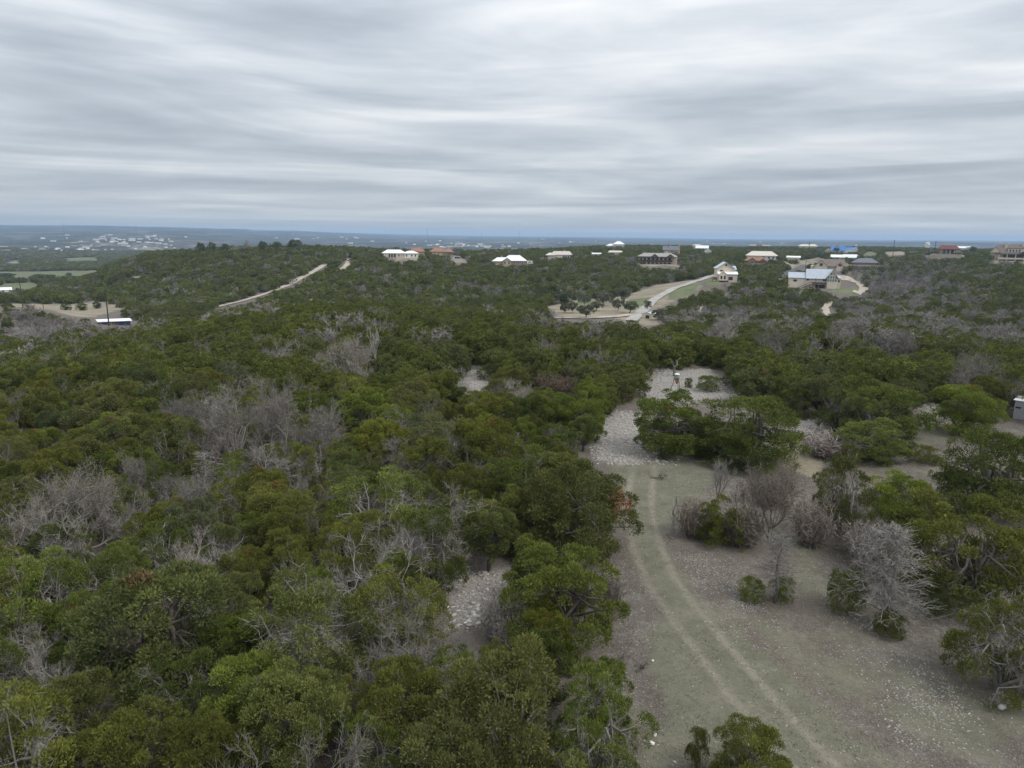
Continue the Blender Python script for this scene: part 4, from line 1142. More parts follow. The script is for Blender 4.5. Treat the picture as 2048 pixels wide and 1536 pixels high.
# ---- the wood on the hilltop: trees of many sizes, none nearer its neighbour than their crowns allow
NEAR = []
def near_wood():
    r = np.random.default_rng(77)
    n = 60000
    y = np.sqrt(r.uniform(13.0 ** 2, 172.0 ** 2, n)); u = r.uniform(-0.86, 0.86, n); x = u * y
    R_ = np.clip(r.normal(2.05, 0.50, n), 1.0, 3.2) * (1 + 0.20 * sstep(45, 90, y)); H_ = np.clip(1.5 + R_ * r.normal(1.30, 0.18, n), 2.2, 5.4)
    z = height(x, y)
    bx, by = project(x, y, z)
    ok = polyd(x, y, OPEN) < -0.55 * R_
    # the wood ends where the hill drops away
    ok &= ~hidden_clear(x, y, R_, H_)
    x, y, R_, H_, bx, by = (a[ok] for a in (x, y, R_, H_, bx, by))
    px_, py_ = [h[0] for h in HAND], [h[1] for h in HAND]; pr = [h[2] for h in HAND]
    nh = len(HAND)
    ax = np.zeros(6000); ay = np.zeros(6000); ar = np.zeros(6000)
    ax[:nh], ay[:nh], ar[:nh] = px_, py_, pr
    m = nh
    for i in range(len(x)):
        d = np.hypot(ax[:m] - x[i], ay[:m] - y[i])
        if np.any(d < 0.58 * (ar[:m] + R_[i])): continue
        ax[m], ay[m], ar[m] = x[i], y[i], R_[i]; m += 1
        NEAR.append((x[i], y[i], R_[i], H_[i], bx[i], by[i]))
        if m >= 5990: break
near_wood()
NEAR.sort(key=lambda t: t[1])
N_JUN, N_BARE = 285, 105
REST_J, REST_B = [], []     # (x, y, z, rot, sx, sz, variant)
pick = np.random.default_rng(5)
auto = []
def visible(x, y, z, R_, H_):
    a, b = project(x, y, z + H_); c, d = project(x, y, z)
    ax = max(1.0, (y * FWD[1] + (z - CAM_H) * FWD[2])); w = R_ * F_PX / ax
    return (a + w > 0) and (a - w < 2048) and b < 1536
ADJ = {0: 'olive green', 1: 'dark green', 2: 'yellowish green', 3: 'grey-green', 4: 'bright green'}
TINTS = [OLV, DRK, YEL, GRY, BRT]
for (x, y, R_, H_, bx, by) in NEAR:
    z = h1(x, y)
    p = float(bare_prob(np.array([bx]), np.array([by]))[0])
    vis = visible(x, y, z, R_, H_)
    if pick.random() < p:
        if COUNT['bare'] < N_BARE and vis:
            me = BARE[pick.integers(6)]; e = ext(me); s = H_ * pick.uniform(0.95, 1.25) / e[1]
            g = pick.uniform(0.78, 1.02)
            o = tree_obj('bare', (x, y, z), max(1.15 * R_ / e[0], s * 0.9), s, pick.uniform(0, 6.28), '', 'bare oaks in the wood', (g, g, g * 0.98), crown=me)
            auto.append((o, 'bare', x, y, 'pale grey' if g > 0.93 else 'dull grey'))
        else:
            REST_B.append((x, y, z, pick.uniform(0, 6.28), R_ / 2.1, H_ / 4.2 * 1.1, 0 if y < 190 else 1))
    else:
        if COUNT['juniper'] < N_JUN and vis:
            thin_p = 0.5 if (bx < 950 and by > 950) else 0.24
            kind = 'thin' if pick.random() < thin_p else 'juniper'
            ti = pick.choice(5, p=[0.34, 0.14, 0.18, 0.14, 0.20])
            vi = int(pick.integers(36))
            me = (JUN if kind == 'juniper' else JOPEN)[vi % (9 if kind == 'juniper' else 4)][0]
            e = ext(me)
            o = tree_obj(kind, (x, y, z), R_ / e[0], H_ / e[1], pick.uniform(0, 6.28), '', 'junipers of the hilltop wood', TINTS[ti], vi)
            auto.append((o, 'jun', x, y, ('thin ' if kind == 'thin' else ('small ' if R_ < 1.6 else ('large ' if R_ > 2.5 else ''))) + ADJ[ti]))
        else:
            REST_J.append((x, y, z, pick.uniform(0, 6.28), R_ / 2.3, H_ / 4.35, 0))
# a label for each: by its look and by its rank beside the nearest thing one can find
ORD = ['nearest', 'second', 'third', 'fourth', 'fifth', 'sixth', 'seventh', 'eighth', 'ninth', 'tenth', 'eleventh', 'twelfth', 'thirteenth', 'fourteenth', 'fifteenth', 'sixteenth', 'seventeenth', 'eighteenth', 'nineteenth', 'twentieth']
buckets = {}
for (o, kd, x, y, look) in auto:
    ds = [math.hypot(x - l[0], y - l[1]) for l in LANDMARKS]
    i = int(np.argmin(ds)); lx, ly, ref = LANDMARKS[i]
    u1, u0 = x / y, lx / ly
    dx = (u1 - u0) * ly; dy = y - ly
    side = ('left of' if dx < 0 else 'right of') if abs(dx) > abs(dy) else ('behind' if dy > 0 else 'in front of')
    buckets.setdefault((i, side, kd, look), []).append((ds[i], o))
for (i, side, kd, look), lst in buckets.items():
    lst.sort(key=lambda t: t[0])
    for j, (d_, o) in enumerate(lst):
        noun = 'juniper' if kd == 'jun' else 'bare oak'
        if len(lst) == 1: o['label'] = f'{look} {noun} {side} {LANDMARKS[i][2]}'
        else:
            o['label'] = f'{look} {noun}, {ORD[min(j, 19)]} {side} {LANDMARKS[i][2]}'

# ---- the woods of the valley, the far slopes and the ridge: countless trees in one mass each
def far_wood():
    r = np.random.default_rng(78)
    rows = []
    for y0, y1, sp, lod in ((150, 420, 4.3, 0), (420, 800, 5.0, 1), (800, 1500, 7.5, 2), (1500, 2300, 11.0, 3)):
        ny = int((y1 - y0) / sp)
        for k in range(ny):
            yy = y0 + k * sp
            nx = int(1.62 * yy / sp)
            xs = np.linspace(-0.81 * yy, (0.81 if lod < 3 else -0.3) * yy, nx)
            rows.append(np.stack([xs + r.normal(0, sp * 0.36, nx), yy + r.normal(0, sp * 0.36, nx), np.full(nx, sp)], -1))
    P = np.concatenate(rows); x, y, sp = P.T
    R_ = np.clip(r.normal(0.52, 0.13, len(x)), 0.26, 0.85) * sp; H_ = np.where(sp < 6, np.clip(R_ * r.normal(1.75, 0.3, len(x)), 1.8, 6.0), 4.5)
    # open gaps in the woods
    gap = np.where(y < 1500, fbm(x / 26.0, y / 26.0, 41, 3), 0.12 + fbm(x / 120.0, y / 120.0, 43, 3))
    ok = gap < 0.50
    ok &= y > 172 + 14 * fbm(x / 20, y / 20, 5, 2)
    for pl, f, w in SOIL + LAWN:
        ok &= (polyd(x, y, pl) < 0) | ((f < 0.72) & (r.random(len(x)) < 0.35))
    ok &= ~hidden_clear(x, y, R_, H_)
    for key, dd in HB.items():
        q = pt_depth((dd[0] + dd[1]) / 2, dd[2], dd[3]); k = dd[3] / F_PX
        ok &= np.hypot(x - q[0], y - q[1] - 4) > 0.55 * (dd[1] - dd[0]) * k
    x, y, R_, H_, sp = x[ok], y[ok], R_[ok], H_[ok], sp[ok]
    z = height(x, y)
    bx, by = project(x, y, z)
    p = bare_prob(bx, by) + 0.10 * (fbm(x / 40, y / 40, 55, 2) > 0.25) 
    p = np.where(y > 1500, 0.55, p)
    isb = r.random(len(x)) < p
    rot = r.uniform(0, 6.28, len(x))
    for i in range(len(x)):
        t = (x[i], y[i], z[i] - 0.1, rot[i], R_[i] / 2.3, H_[i] / 4.3, 1 if y[i] < 330 else 2)
        (REST_B if isb[i] else REST_J).append(t)
far_wood()
def mass(name, rows, protos, label, cat):
    """one object of stuff: a cloud of points that carry tree meshes"""
    col = bpy.data.collections.new(name + '_kinds')
    for i, me in enumerate(protos):
        o = bpy.data.objects.new('%s_kind_%02d' % (name, i), me); col.objects.link(o)
    A = np.array([t[:6] for t in rows], float)
    idx = np.array([t[6] for t in rows], np.int32)
    me = bpy.data.meshes.new(name)
    me.vertices.add(len(A)); me.vertices.foreach_set('co', A[:, :3].reshape(-1).astype(np.float32))
    a = me.attributes.new('turn', 'FLOAT', 'POINT'); a.data.foreach_set('value', A[:, 3].astype(np.float32))
    a = me.attributes.new('size', 'FLOAT_VECTOR', 'POINT'); a.data.foreach_set('vector', np.stack([A[:, 4], A[:, 4], A[:, 5]], -1).reshape(-1).astype(np.float32))
    a = me.attributes.new('sort', 'INT', 'POINT'); a.data.foreach_set('value', idx)
    me.update()
    o = put(name, me); o['kind'] = 'stuff'; o['label'] = label
    ng = bpy.data.node_groups.new(name, 'GeometryNodeTree')
    ng.interface.new_socket('Geometry', in_out='INPUT', socket_type='NodeSocketGeometry')
    ng.interface.new_socket('Geometry', in_out='OUTPUT', socket_type='NodeSocketGeometry')
    gi, go = ng.nodes.new('NodeGroupInput'), ng.nodes.new('NodeGroupOutput')
    ci = ng.nodes.new('GeometryNodeCollectionInfo'); ci.inputs['Collection'].default_value = col
    ci.inputs['Separate Children'].default_value = True; ci.inputs['Reset Children'].default_value = True
    ip = ng.nodes.new('GeometryNodeInstanceOnPoints'); ip.inputs['Pick Instance'].default_value = True
    def na(nm, tp):
        n = ng.nodes.new('GeometryNodeInputNamedAttribute'); n.data_type = tp; n.inputs['Name'].default_value = nm
        return n.outputs['Attribute']
    cx = ng.nodes.new('ShaderNodeCombineXYZ')
    ng.links.new(na('turn', 'FLOAT'), cx.inputs[2])
    e2r = ng.nodes.new('FunctionNodeEulerToRotation'); ng.links.new(cx.outputs[0], e2r.inputs[0])
    ng.links.new(gi.outputs[0], ip.inputs['Points']); ng.links.new(ci.outputs[0], ip.inputs['Instance'])
    ng.links.new(na('sort', 'INT'), ip.inputs['Instance Index']); ng.links.new(e2r.outputs[0], ip.inputs['Rotation'])
    ng.links.new(na('size', 'FLOAT_VECTOR'), ip.inputs['Scale'])
    ng.links.new(ip.outputs[0], go.inputs[0])
    md = o.modifiers.new('trees', 'NODES'); md.node_group = ng
    return o
def sorted_rows(rows, nvar):
    """the level of detail in the last field becomes one of its mesh kinds"""
    out = []
    base = np.cumsum([0] + nvar)
    for i, t in enumerate(rows):
        out.append((*t[:6], int(base[t[6]] + (i * 7919) % nvar[t[6]])))
    return out
mass('juniper_wood', sorted_rows(REST_J, [6, 6, 6]), JMID + JMID + JFAR, 'unbroken juniper woods over the valley and far slopes', 'wood')
mass('bare_wood', sorted_rows(REST_B, [4, 4, 4]), BMID + BMID + BFAR, 'grey leafless woods in the valley and on the slopes', 'wood')

# ---- trees that stand out one by one farther off
def far_tree(kind, a, b, pb, yb, yt, label, group, variant=0, colr=(1, 1, 1), depth=None):
    if depth:       # on a skyline: stand it on the crest at that distance
        u = ray(pb, yb); x = u[0] / u[1] * depth
        P = np.array([x, depth, h1(x, depth)]); w, h = (b - a) * depth / F_PX, pt_depth(pb, yt, depth)[2] - P[2]
    else: P, w, h = fit(a, b, pb, yb, yt)
    if kind == 'live_oak':
        e = ext(OAKS[variant % 4][0]); return tree_obj('live_oak', P, w / 2 / e[0], h / e[1], variant * 1.3, label, group, colr, variant)
    me = {'bare': BMID[variant % 4], 'jun': JMID[variant % 6]}[kind]
    e = ext(me)
    if kind == 'bare': return tree_obj('bare', P, w / 2 / e[0], h / e[1], variant * 1.1, label, group, colr, crown=me)
    o = thing('juniper_tree', label, 'juniper', P, variant * 1.7, group); o.scale = (w / 2 / e[0], w / 2 / e[0], h / e[1])
    put('trunk', JUN[variant % 9][1], o); tint(put('crown', me, o), colr)
    return o
GV = 'live oaks scattered over the valley meadow'
for i, (a, b, yb, yt, lab) in enumerate([
 (1106, 1138, 607, 586, 'grey oak at the far corner of the valley meadow, against the dark wood'), (1158, 1182, 614, 590, 'upright live oak in the middle of the valley meadow'),
 (1190, 1224, 612, 588, 'widest live oak on the valley meadow'), (1122, 1138, 626, 610, 'small oak on the near side of the valley meadow'),
 (1138, 1152, 626, 607, 'slim oak beside the small one on the valley meadow'), (1180, 1204, 622, 608, 'squat oak in front of the widest live oak on the meadow'),
 (1218, 1232, 607, 582, 'tall thin oak behind the widest live oak on the meadow'), (1236, 1260, 604, 578, 'dark oak where the meadow meets the wood by the driveway'),
 (1226, 1246, 622, 602, 'dark bushy oak left of the lawn by the driveway'), (1243, 1275, 627, 607, 'round live oak beside the shed in the valley'),
 (1305, 1330, 641, 622, 'spreading oak right behind the shed in the valley'), (1288, 1300, 619, 605, 'little oak on the driveway bend above the shed'),
 (1155, 1190, 636, 614, 'wide grey oak at the lower rim of the valley meadow'), (1137, 1150, 603, 589, 'pale bushy oak at the wood edge of the meadow')]):
    far_tree('live_oak', a - 3, b + 3, (a + b) / 2, yb, yt - 4, lab, GV, i, (1.1, 1.1, 1.15) if i % 3 else (0.85, 0.92, 0.8))
GH = 'trees on the skyline of the hill'
for i, (a, b, yb, yt, lab) in enumerate([(393, 408, 492, 482, 'first round tree on the hill skyline from the valley side'), (417, 432, 491, 481, 'second round tree on the hill skyline from the valley side'), (445, 456, 491, 484, 'small round tree on the hill skyline'),
 (575, 600, 490, 476, 'largest tree on the hill skyline, round and dark'), (518, 532, 490, 479, 'bushy tree on the hill skyline before the largest one'), (545, 562, 490, 480, 'ragged tree close to the largest one on the hill skyline')]):
    far_tree('live_oak', a - 1, b + 1, (a + b) / 2, yb, yt + 3, lab, GH, i, (0.95, 1.0, 0.95), depth=625)
for i, (a, b, yb, yt, lab) in enumerate([(478, 500, 491, 478, 'grey leafless tree on the hill skyline'), (900, 928, 505, 492, 'leafless tree beside the tiled house on the ridge')]):
    far_tree('bare', a, b, (a + b) / 2, yb, yt, lab, GH, i, depth=(630, 690)[i])
for i, (a, b, yb, yt, lab) in enumerate([(123, 142, 620, 606, 'dark bush on the bare field by the power poles'), (153, 174, 621, 605, 'dark tree on the bare field beside the power pole'), (186, 203, 617, 603, 'tree at the end of the bare field')]):
    far_tree('jun', a, b, (a + b) / 2, yb, yt, lab, 'trees on the bare field below the hill', i, (0.75, 0.8, 0.8))
for i, (a, b, yb, yt, lab) in enumerate([(60, 110, 564, 548, 'pale spreading tree before the green field'), (133, 145, 555, 545, 'dark tree on the green field'), (0, 30, 560, 546, 'tree at the edge of the green field')]):
    far_tree('live_oak', a, b, (a + b) / 2, yb, yt, lab, 'trees by the green field', i, (0.8, 0.85, 0.9))
# ------------------------------------------------------------------ houses
GHO = 'houses on the far ridge'
class House:
    """a building laid out in photo-pixel units at its own distance; x across, y away from the viewer, z up"""
    def __init__(s, key, name, label, cat='house', turn=0.0, group=GHO):
        a, b, base, d = HB[key]
        p = pt_depth((a + b) / 2, base, d)
        s.k = math.hypot(p[0], p[1]) / math.hypot(p[0] / p[1], 1) / F_PX
        s.o = thing(name, label, cat, p, -math.atan2(p[0], p[1]) + math.radians(turn), group)
        s.W = b - a
    def mb(s, fn, name, mat, parent=None):
        m = MB(); fn(m)
        k = s.k; m.v = [(x * k, y * k, z * k) for x, y, z in m.v]
        return m.build(name, mat, parent or s.o)
    def walls(s, x0, x1, y0, y1, h, mat, z0=-3, name='wall'):
        return s.mb(lambda m: m.box(x0, x1, y0, y1, z0, h), name, mat)
    def gable(s, x0, x1, y0, y1, z, rise, mat, axis='x', oh=1.2, th=0.7, wall=None, name='roof'):
        """roof with its ridge along axis; wall: material of the gable ends"""
        def f(m):
            if axis == 'x':
                c = (y0 + y1) / 2; dz = rise * oh / ((y1 - y0) / 2)
                for t in (0, 1):
                    q = th * t
                    A = [(x0 - oh, y0 - oh, z - dz + q), (x1 + oh, y0 - oh, z - dz + q), (x1 + oh, c, z + rise + q), (x0 - oh, c, z + rise + q), (x1 + oh, y1 + oh, z - dz + q), (x0 - oh, y1 + oh, z - dz + q)]
                    m.add(A, [(0, 1, 2, 3), (3, 2, 4, 5)] if t else [(3, 2, 1, 0), (5, 4, 2, 3)])
                m.add([(0, 0, 0)] * 0, [])
                n = len(m.v) - 12
                m.f += [(n, n + 1, n + 7, n + 6), (n + 1, n + 2, n + 8, n + 7), (n + 2, n + 4, n + 10, n + 8), (n + 4, n + 5, n + 11, n + 10), (n + 5, n + 3, n + 9, n + 11), (n + 3, n, n + 6, n + 9)]
                m.mi += [0] * 6
            else:
                c = (x0 + x1) / 2; dz = rise * oh / ((x1 - x0) / 2)
                for t in (0, 1):
                    q = th * t
                    A = [(x0 - oh, y0 - oh, z - dz + q), (c, y0 - oh, z + rise + q), (c, y1 + oh, z + rise + q), (x0 - oh, y1 + oh, z - dz + q), (x1 + oh, y0 - oh, z - dz + q), (x1 + oh, y1 + oh, z - dz + q)]
                    m.add(A, [(0, 1, 2, 3), (1, 4, 5, 2)] if t else [(3, 2, 1, 0), (2, 5, 4, 1)])
                n = len(m.v) - 12
                m.f += [(n, n + 1, n + 7, n + 6), (n + 1, n + 4, n + 10, n + 7), (n + 4, n + 5, n + 11, n + 10), (n + 5, n + 2, n + 8, n + 11), (n + 2, n + 3, n + 9, n + 8), (n + 3, n, n + 6, n + 9)]
                m.mi += [0] * 6
        r = s.mb(f, name, mat)
        if wall:
            def g(m):
                if axis == 'x':
                    c = (y0 + y1) / 2
                    for xx0, xx1 in ((x0, x0 + 0.5), (x1 - 0.5, x1)):
                        m.add([(xx0, y0, z), (xx0, y1, z), (xx0, c, z + rise), (xx1, y0, z), (xx1, y1, z), (xx1, c, z + rise)], [(0, 2, 1), (3, 4, 5), (0, 3, 5, 2), (1, 2, 5, 4), (0, 1, 4, 3)])
                else:
                    c = (x0 + x1) / 2
                    for yy0, yy1 in ((y0, y0 + 0.5), (y1 - 0.5, y1)):
                        m.add([(x0, yy0, z), (x1, yy0, z), (c, yy0, z + rise), (x0, yy1, z), (x1, yy1, z), (c, yy1, z + rise)], [(0, 1, 2), (3, 5, 4), (0, 2, 5, 3), (1, 4, 5, 2), (0, 3, 4, 1)])
            s.mb(g, 'gable', wall)
        return r
    def hip(s, x0, x1, y0, y1, z, rise, mat, oh=1.5, th=0.6, name='roof', ins=None):
        def f(m):
            X0, X1, Y0, Y1 = x0 - oh, x1 + oh, y0 - oh, y1 + oh
            i = ins if ins is not None else min(X1 - X0, Y1 - Y0) / 2 * 0.98
            c = (Y0 + Y1) / 2
            ry = max(0.15, (Y1 - Y0) / 2 - i)
            V = [(X0, Y0, z), (X1, Y0, z), (X1, Y1, z), (X0, Y1, z), (X0, Y0, z + th), (X1, Y0, z + th), (X1, Y1, z + th), (X0, Y1, z + th),
                 (X0 + i, c - ry, z + rise), (X1 - i, c - ry, z + rise), (X1 - i, c + ry, z + rise), (X0 + i, c + ry, z + rise)]
            m.add(V, [(0, 3, 2, 1), (0, 1, 5, 4), (1, 2, 6, 5), (2, 3, 7, 6), (3, 0, 4, 7), (4, 5, 9, 8), (5, 6, 10, 9), (6, 7, 11, 10), (7, 4, 8, 11), (8, 9, 10, 11)])
        return s.mb(f, name, mat)
    def win(s, x, z, w, h, y, glass=M_GLASS, frame=M_WHITE, name='window'):
        f = s.mb(lambda m: m.box(x - w / 2 - 0.3, x + w / 2 + 0.3, y - 0.25, y + 0.1, z - 0.3, z + h + 0.3), name, frame)
        s.mb(lambda m: m.box(x - w / 2, x + w / 2, y - 0.4, y - 0.2, z, z + h), 'pane', glass, f)
    def door(s, x, w, h, y, mat, z=0):
        s.mb(lambda m: m.box(x - w / 2, x + w / 2, y - 0.3, y + 0.1, z, z + h), 'door', mat)
    def bx(s, name, x0, x1, y0, y1, z0, z1, mat):
        return s.mb(lambda m: m.box(x0, x1, y0, y1, z0, z1), name, mat)
    def posts(s, xs, y, z0, z1, mat, w=0.7, name='post'):
        for x in xs: s.bx(name, x - w / 2, x + w / 2, y, y + w, z0, z1, mat)
    def chimney(s, x, y, z0, z1, w=3, mat=M_PALESTONE):
        c = s.bx('chimney', x - w / 2, x + w / 2, y - w / 2, y + w / 2, z0, z1, mat)
        s.mb(lambda m: m.box(x - w / 2 - .4, x + w / 2 + .4, y - w / 2 - .4, y + w / 2 + .4, z1, z1 + 0.6), 'chimney_cap', M_TANSTONE, c)

h = House('ranch', 'ranch_house', 'long low white-roofed ranch house with a dark porch, on the ridge left of centre')
h.walls(-33, 34, 0, 20, 8, M_PALESTONE); h.hip(-35, 10, 0, 20, 8, 7, M_WHITEROOF); h.hip(6, 34, -1.5, 18, 8, 5, M_WHITEROOF)
h.walls(8, 34, -1.2, 2, 8, M_WHITE)
h.bx('porch_shade_panel', -23, -9, -0.4, 0.2, 0, 7, M_DARKWOOD_SHADE); h.posts((-31, -26, -19, -14), -1.2, -1, 8, M_WHITE)  # porch shade put in as a dark panel on the wall
for x in (-3, 12, 22, 29): h.win(x, 2, 2.2, 4, -1.2 if x > 6 else 0)
h.bx('terrace_wall', -27, 26, -9, -7, -6, -2.2, M_TANSTONE)
h = House('tile_a', 'tiled_house', 'small terracotta roof showing above the trees next to the ranch house')
h.walls(-14, 14, 0, 16, 6, M_TANSTONE); h.hip(-15, 15, 0, 16, 6, 8, M_TERRA)
h.win(-5, 2, 2, 3, 0)
h = House('tile_b', 'tiled_house', 'wide terracotta-tiled house half hidden by trees between two white-roofed houses')
h.walls(-20, 22, 0, 18, 7, M_TANSTONE); h.hip(-23, 8, 0, 18, 7, 8, M_TERRA); h.hip(4, 23, -3, 14, 6.6, 6, M_TERRA); h.chimney(13, 6, 8, 15, 2)
for x in (-14, -6, 15): h.win(x, 2, 2, 3, 0)
h = House('shed_blue', 'utility_trailer', 'tiny white trailer with a dark blue side on bare earth below the tiled house', 'trailer', group=None)
h.bx('body', -7, 7, 0, 5, 1.2, 5.5, M_WHITE); h.bx('side_panel', -4, 6.5, -0.3, -0.05, 1.5, 4.8, M_BLUE)
for x in (-3, 3):
    m_ = MB(); m_.tube([(x * h.k, -0.1, 0.6 * h.k), (x * h.k, 0.6, 0.6 * h.k)], 0.6 * h.k, 10); m_.build('wheel', M_STEEL, h.o)
h.bx('awning', -8, -2, -1.5, 2, 5.6, 6, M_WHITE)
h = House('hip_white', 'hip_roof_house', 'white hip-roofed house with a small brown stone gable, in the middle of the ridge')
h.walls(-28, 33, 0, 24, 8, M_BRICK); h.hip(-14, 33, 0, 26, 8, 11, M_WHITEROOF); h.hip(-33, 0, -2, 16, 7, 7.5, M_WHITEROOF)
h.gable(-14, 4, -5, 6, 8, 6, M_WHITEROOF, 'y', wall=M_TANSTONE); h.walls(-13, 3, -4.6, 4, 8, M_TANSTONE); h.walls(-32, -14, -1.5, 10, 7, M_TANSTONE)
for x in (-9, -1): h.win(x, 2, 2.4, 5, -4.6)
for x in (10, 17, 25): h.win(x, 2.5, 2.4, 3.5, 0)
h.chimney(-16, 8, 10, 17, 2)
h = House('trailer', 'white_trailer', 'white trailer parked at the end of the white hip-roofed house', 'trailer', group=None)
h.bx('body', -6, 6, 0, 6, 1, 6, M_WHITE); h.bx('window', -3, 2, -0.2, 0, 3, 4.6, M_GLASS)
for x in (-3, 3):
    m_ = MB(); m_.tube([(x * h.k, -0.1, 0.6 * h.k), (x * h.k, 0.6, 0.6 * h.k)], 0.6 * h.k, 10); m_.build('wheel', M_STEEL, h.o)
h = House('cream', 'cream_roof_house', 'house with a cream metal roof and white-framed windows at one end')
h.walls(-20, 22, 0, 18, 7, M_CREAM); h.hip(-14, 25, 0, 18, 7, 7, M_CREAMROOF, ins=5); h.hip(-25, -8, -1, 12, 6, 5, M_CREAMROOF); h.walls(-22, -10, 0.5, 8, 6, M_CREAM)
for x in (10, 14.5, 19): h.win(x, 0.5, 3, 5, 0)
h.chimney(11, 9, 10, 15.5, 2.5)
h = House('strip_a', 'long_shed', 'thin white roof of a shed glimpsed over trees near the cream-roofed house', 'shed')
h.walls(-9, 9, 0, 8, 3.5, M_WHITE); h.gable(-9.5, 9.5, 0, 8, 3.5, 2, M_WHITEROOF); h.door(3, 2, 3, 0, M_STEEL)
h = House('cupola', 'pavilion_house', 'far white house with a raised pyramid roof over lower wings')
h.walls(-17, 18, 0, 14, 4, M_WHITE); h.hip(-18, 5, 0, 14, 4, 4, M_WHITEROOF); h.walls(-3, 15, -2, 12, 7, M_WHITE); h.hip(-4, 16, -2, 12, 7, 6, M_WHITEROOF)
h.bx('porch_shade_panel', -1, 13, -2.4, -2.1, 0, 4, M_GLASS); h.posts((0, 4, 8, 12), -3, 0, 5, M_WHITE, 0.5)  # dark panel behind the posts paints in the porch shade
h.mb(lambda m: m.tube([(3, 5, 11), (3, 5, 16)], 0.4, 5), 'finial', M_WHITE)
h = House('strip_b', 'low_white_house', 'low pale roof just in front of the far white pavilion house')
h.walls(-14, 14, 0, 9, 3, M_CREAM); h.hip(-16, 15, 0, 9, 3, 3.5, M_CREAMROOF); h.chimney(-4, 5, 4, 8, 1.5); h.win(4, 1, 2, 1.5, 0)
h = House('mansion_tan', 'stone_mansion', 'large tan stone mansion with a grey roof, twin gables and dark double balconies', turn=-6)
h.walls(-34, 30, 3, 26, 14, M_TANSTONE, -6); h.hip(-38, 36, 0, 28, 14, 7, M_TANROOF, ins=12); h.walls(30, 37, 0, 24, 13, M_TANSTONE, -6)
for gx in (-4, 26):
    h.gable(gx - 8, gx + 8, -4, 10, 13.5, 6, M_TANROOF, 'y', wall=M_WOOD)
h.bx('balcony_deck', -36, 30, -3, 3, 4.4, 5.4, M_DARKWOOD_SHADE); h.bx('balcony_railing', -36, 30, -3.2, -2.9, 5.6, 8, M_DARKWOOD_SHADE)
h.bx('balcony_beam', -36, 30, -3, -1.5, 12, 13.4, M_DARKWOOD_SHADE)
h.posts((-35, -28, -20, -12, -4, 4, 12, 20, 29), -2.8, -5, 12, M_TANSTONE, 1.3)
for x in (-30, -23, -15, -7, 1, 9, 16, 24): h.win(x, 6, 4, 5, 3, frame=M_DARKWOOD_SHADE); h.win(x, -3, 4, 5, 3, frame=M_DARKWOOD_SHADE)
h.chimney(16, 16, 18, 24, 5); h.bx('terrace_wall', -14, 42, -14, -12.5, -12, -5, M_PALESTONE)
h = House('grey_back', 'grey_roof_house', 'grey-roofed house rising behind the large tan mansion')
h.walls(-16, 15, 0, 14, 8, M_TANSTONE); h.gable(-17, 12, 0, 14, 8, 7, M_SLATE); h.chimney(13, 8, 8, 18, 4, M_TANSTONE); h.chimney(-4, 4, 10, 16.5, 2.5); h.win(0, 3, 3, 3, 0)
h = House('white_a', 'flat_white_building', 'far pale boxy building, leftmost of three white ones right of the mansion')
h.walls(-8, 8, 0, 8, 6, M_WHITE); h.hip(-8.5, 8.5, 0, 8, 6, 2, M_CREAMROOF, oh=.6)
for x in (-4, 0, 4): h.win(x, 2, 1.2, 2, 0)
h = House('white_b', 'white_roof_house', 'far white roof, middle one of three white ones right of the mansion')
h.walls(-11, 10, 0, 10, 4, M_WHITE); h.gable(-12, 11, 0, 10, 4, 4, M_WHITEROOF); h.win(2, 1, 2, 2, 0)
h = House('white_gable', 'white_cottage', 'small white gable end standing bright against dark trees')
h.walls(-5, 6, 0, 14, 4, M_WHITE); h.gable(-6, 6.5, 0, 14, 4, 5.5, M_WHITEROOF, 'y', wall=M_WHITE); h.win(0, 1, 1.6, 2, 0)
h = House('two_storey', 'two_storey_house', 'tall cream two-storey gabled house at the top of the gravel driveway', turn=14)
h.walls(-18, 15, 6, 30, 27, M_CREAM, -6); h.gable(-18, 15, 6, 30, 27, 11, M_GREYROOF, 'y', oh=2.2, wall=M_CREAM)
h.walls(12, 21, 14, 32, 24, M_CREAM, -4); h.gable(9, 21, 14, 32, 24, 6, M_GREYROOF, 'x', wall=M_CREAM)
h.walls(-17, 21, 0, 8, 15, M_PALESTONE, -6); h.mb(lambda m: m.add([(-18, -1.5, 14.8), (22, -1.5, 14.8), (22, 6.5, 19.5), (-18, 6.5, 19.5), (-18, -1.5, 15.6), (22, -1.5, 15.6), (22, 6.5, 20.3), (-18, 6.5, 20.3)], [(0, 3, 2, 1), (4, 5, 6, 7), (0, 1, 5, 4), (1, 2, 6, 5), (2, 3, 7, 6), (3, 0, 4, 7)]), 'porch_roof', M_WHITEROOF)
h.walls(-15, -1, -4, 2, 15, M_CREAM, 3, 'bay'); h.gable(-15, -1, -4, 4, 15, 6, M_CREAMROOF, 'y', oh=1, wall=M_CREAM)
for x in (-11, -4.5): h.win(x, 6, 3, 6, -4, frame=M_WOOD)
h.bx('undercroft_shade_panel', -14, 4, -0.6, -0.2, -5, 3, M_DARKWOOD_SHADE); h.win(8, 4, 8, 6, 0, glass=M_GLASS, frame=M_WOOD)  # undercroft is a thin dark panel, its shade put into the colour
h.win(-9, 20, 6, 3.5, 6); h.win(-1, 31, 3, 3, 6, frame=M_WOOD); h.bx('balcony', -26, -18, 4, 14, 4, 5.2, M_WOOD); h.bx('balcony_railing', -26, -18, 4, 4.5, 5.3, 9, M_WOOD); h.posts((-25.5,), 4.6, -8, 4, M_WOOD)
h = House('deck_house', 'deck_house', 'big cream house with a blue-grey metal roof, a glazed gable and a wooden stair deck', turn=4)
h.walls(-47, -14, 2, 24, 20, M_CREAM, -10); h.gable(-47, -14, 2, 24, 20, 9, M_GREYROOF, 'x', oh=1.6, wall=M_CREAM)
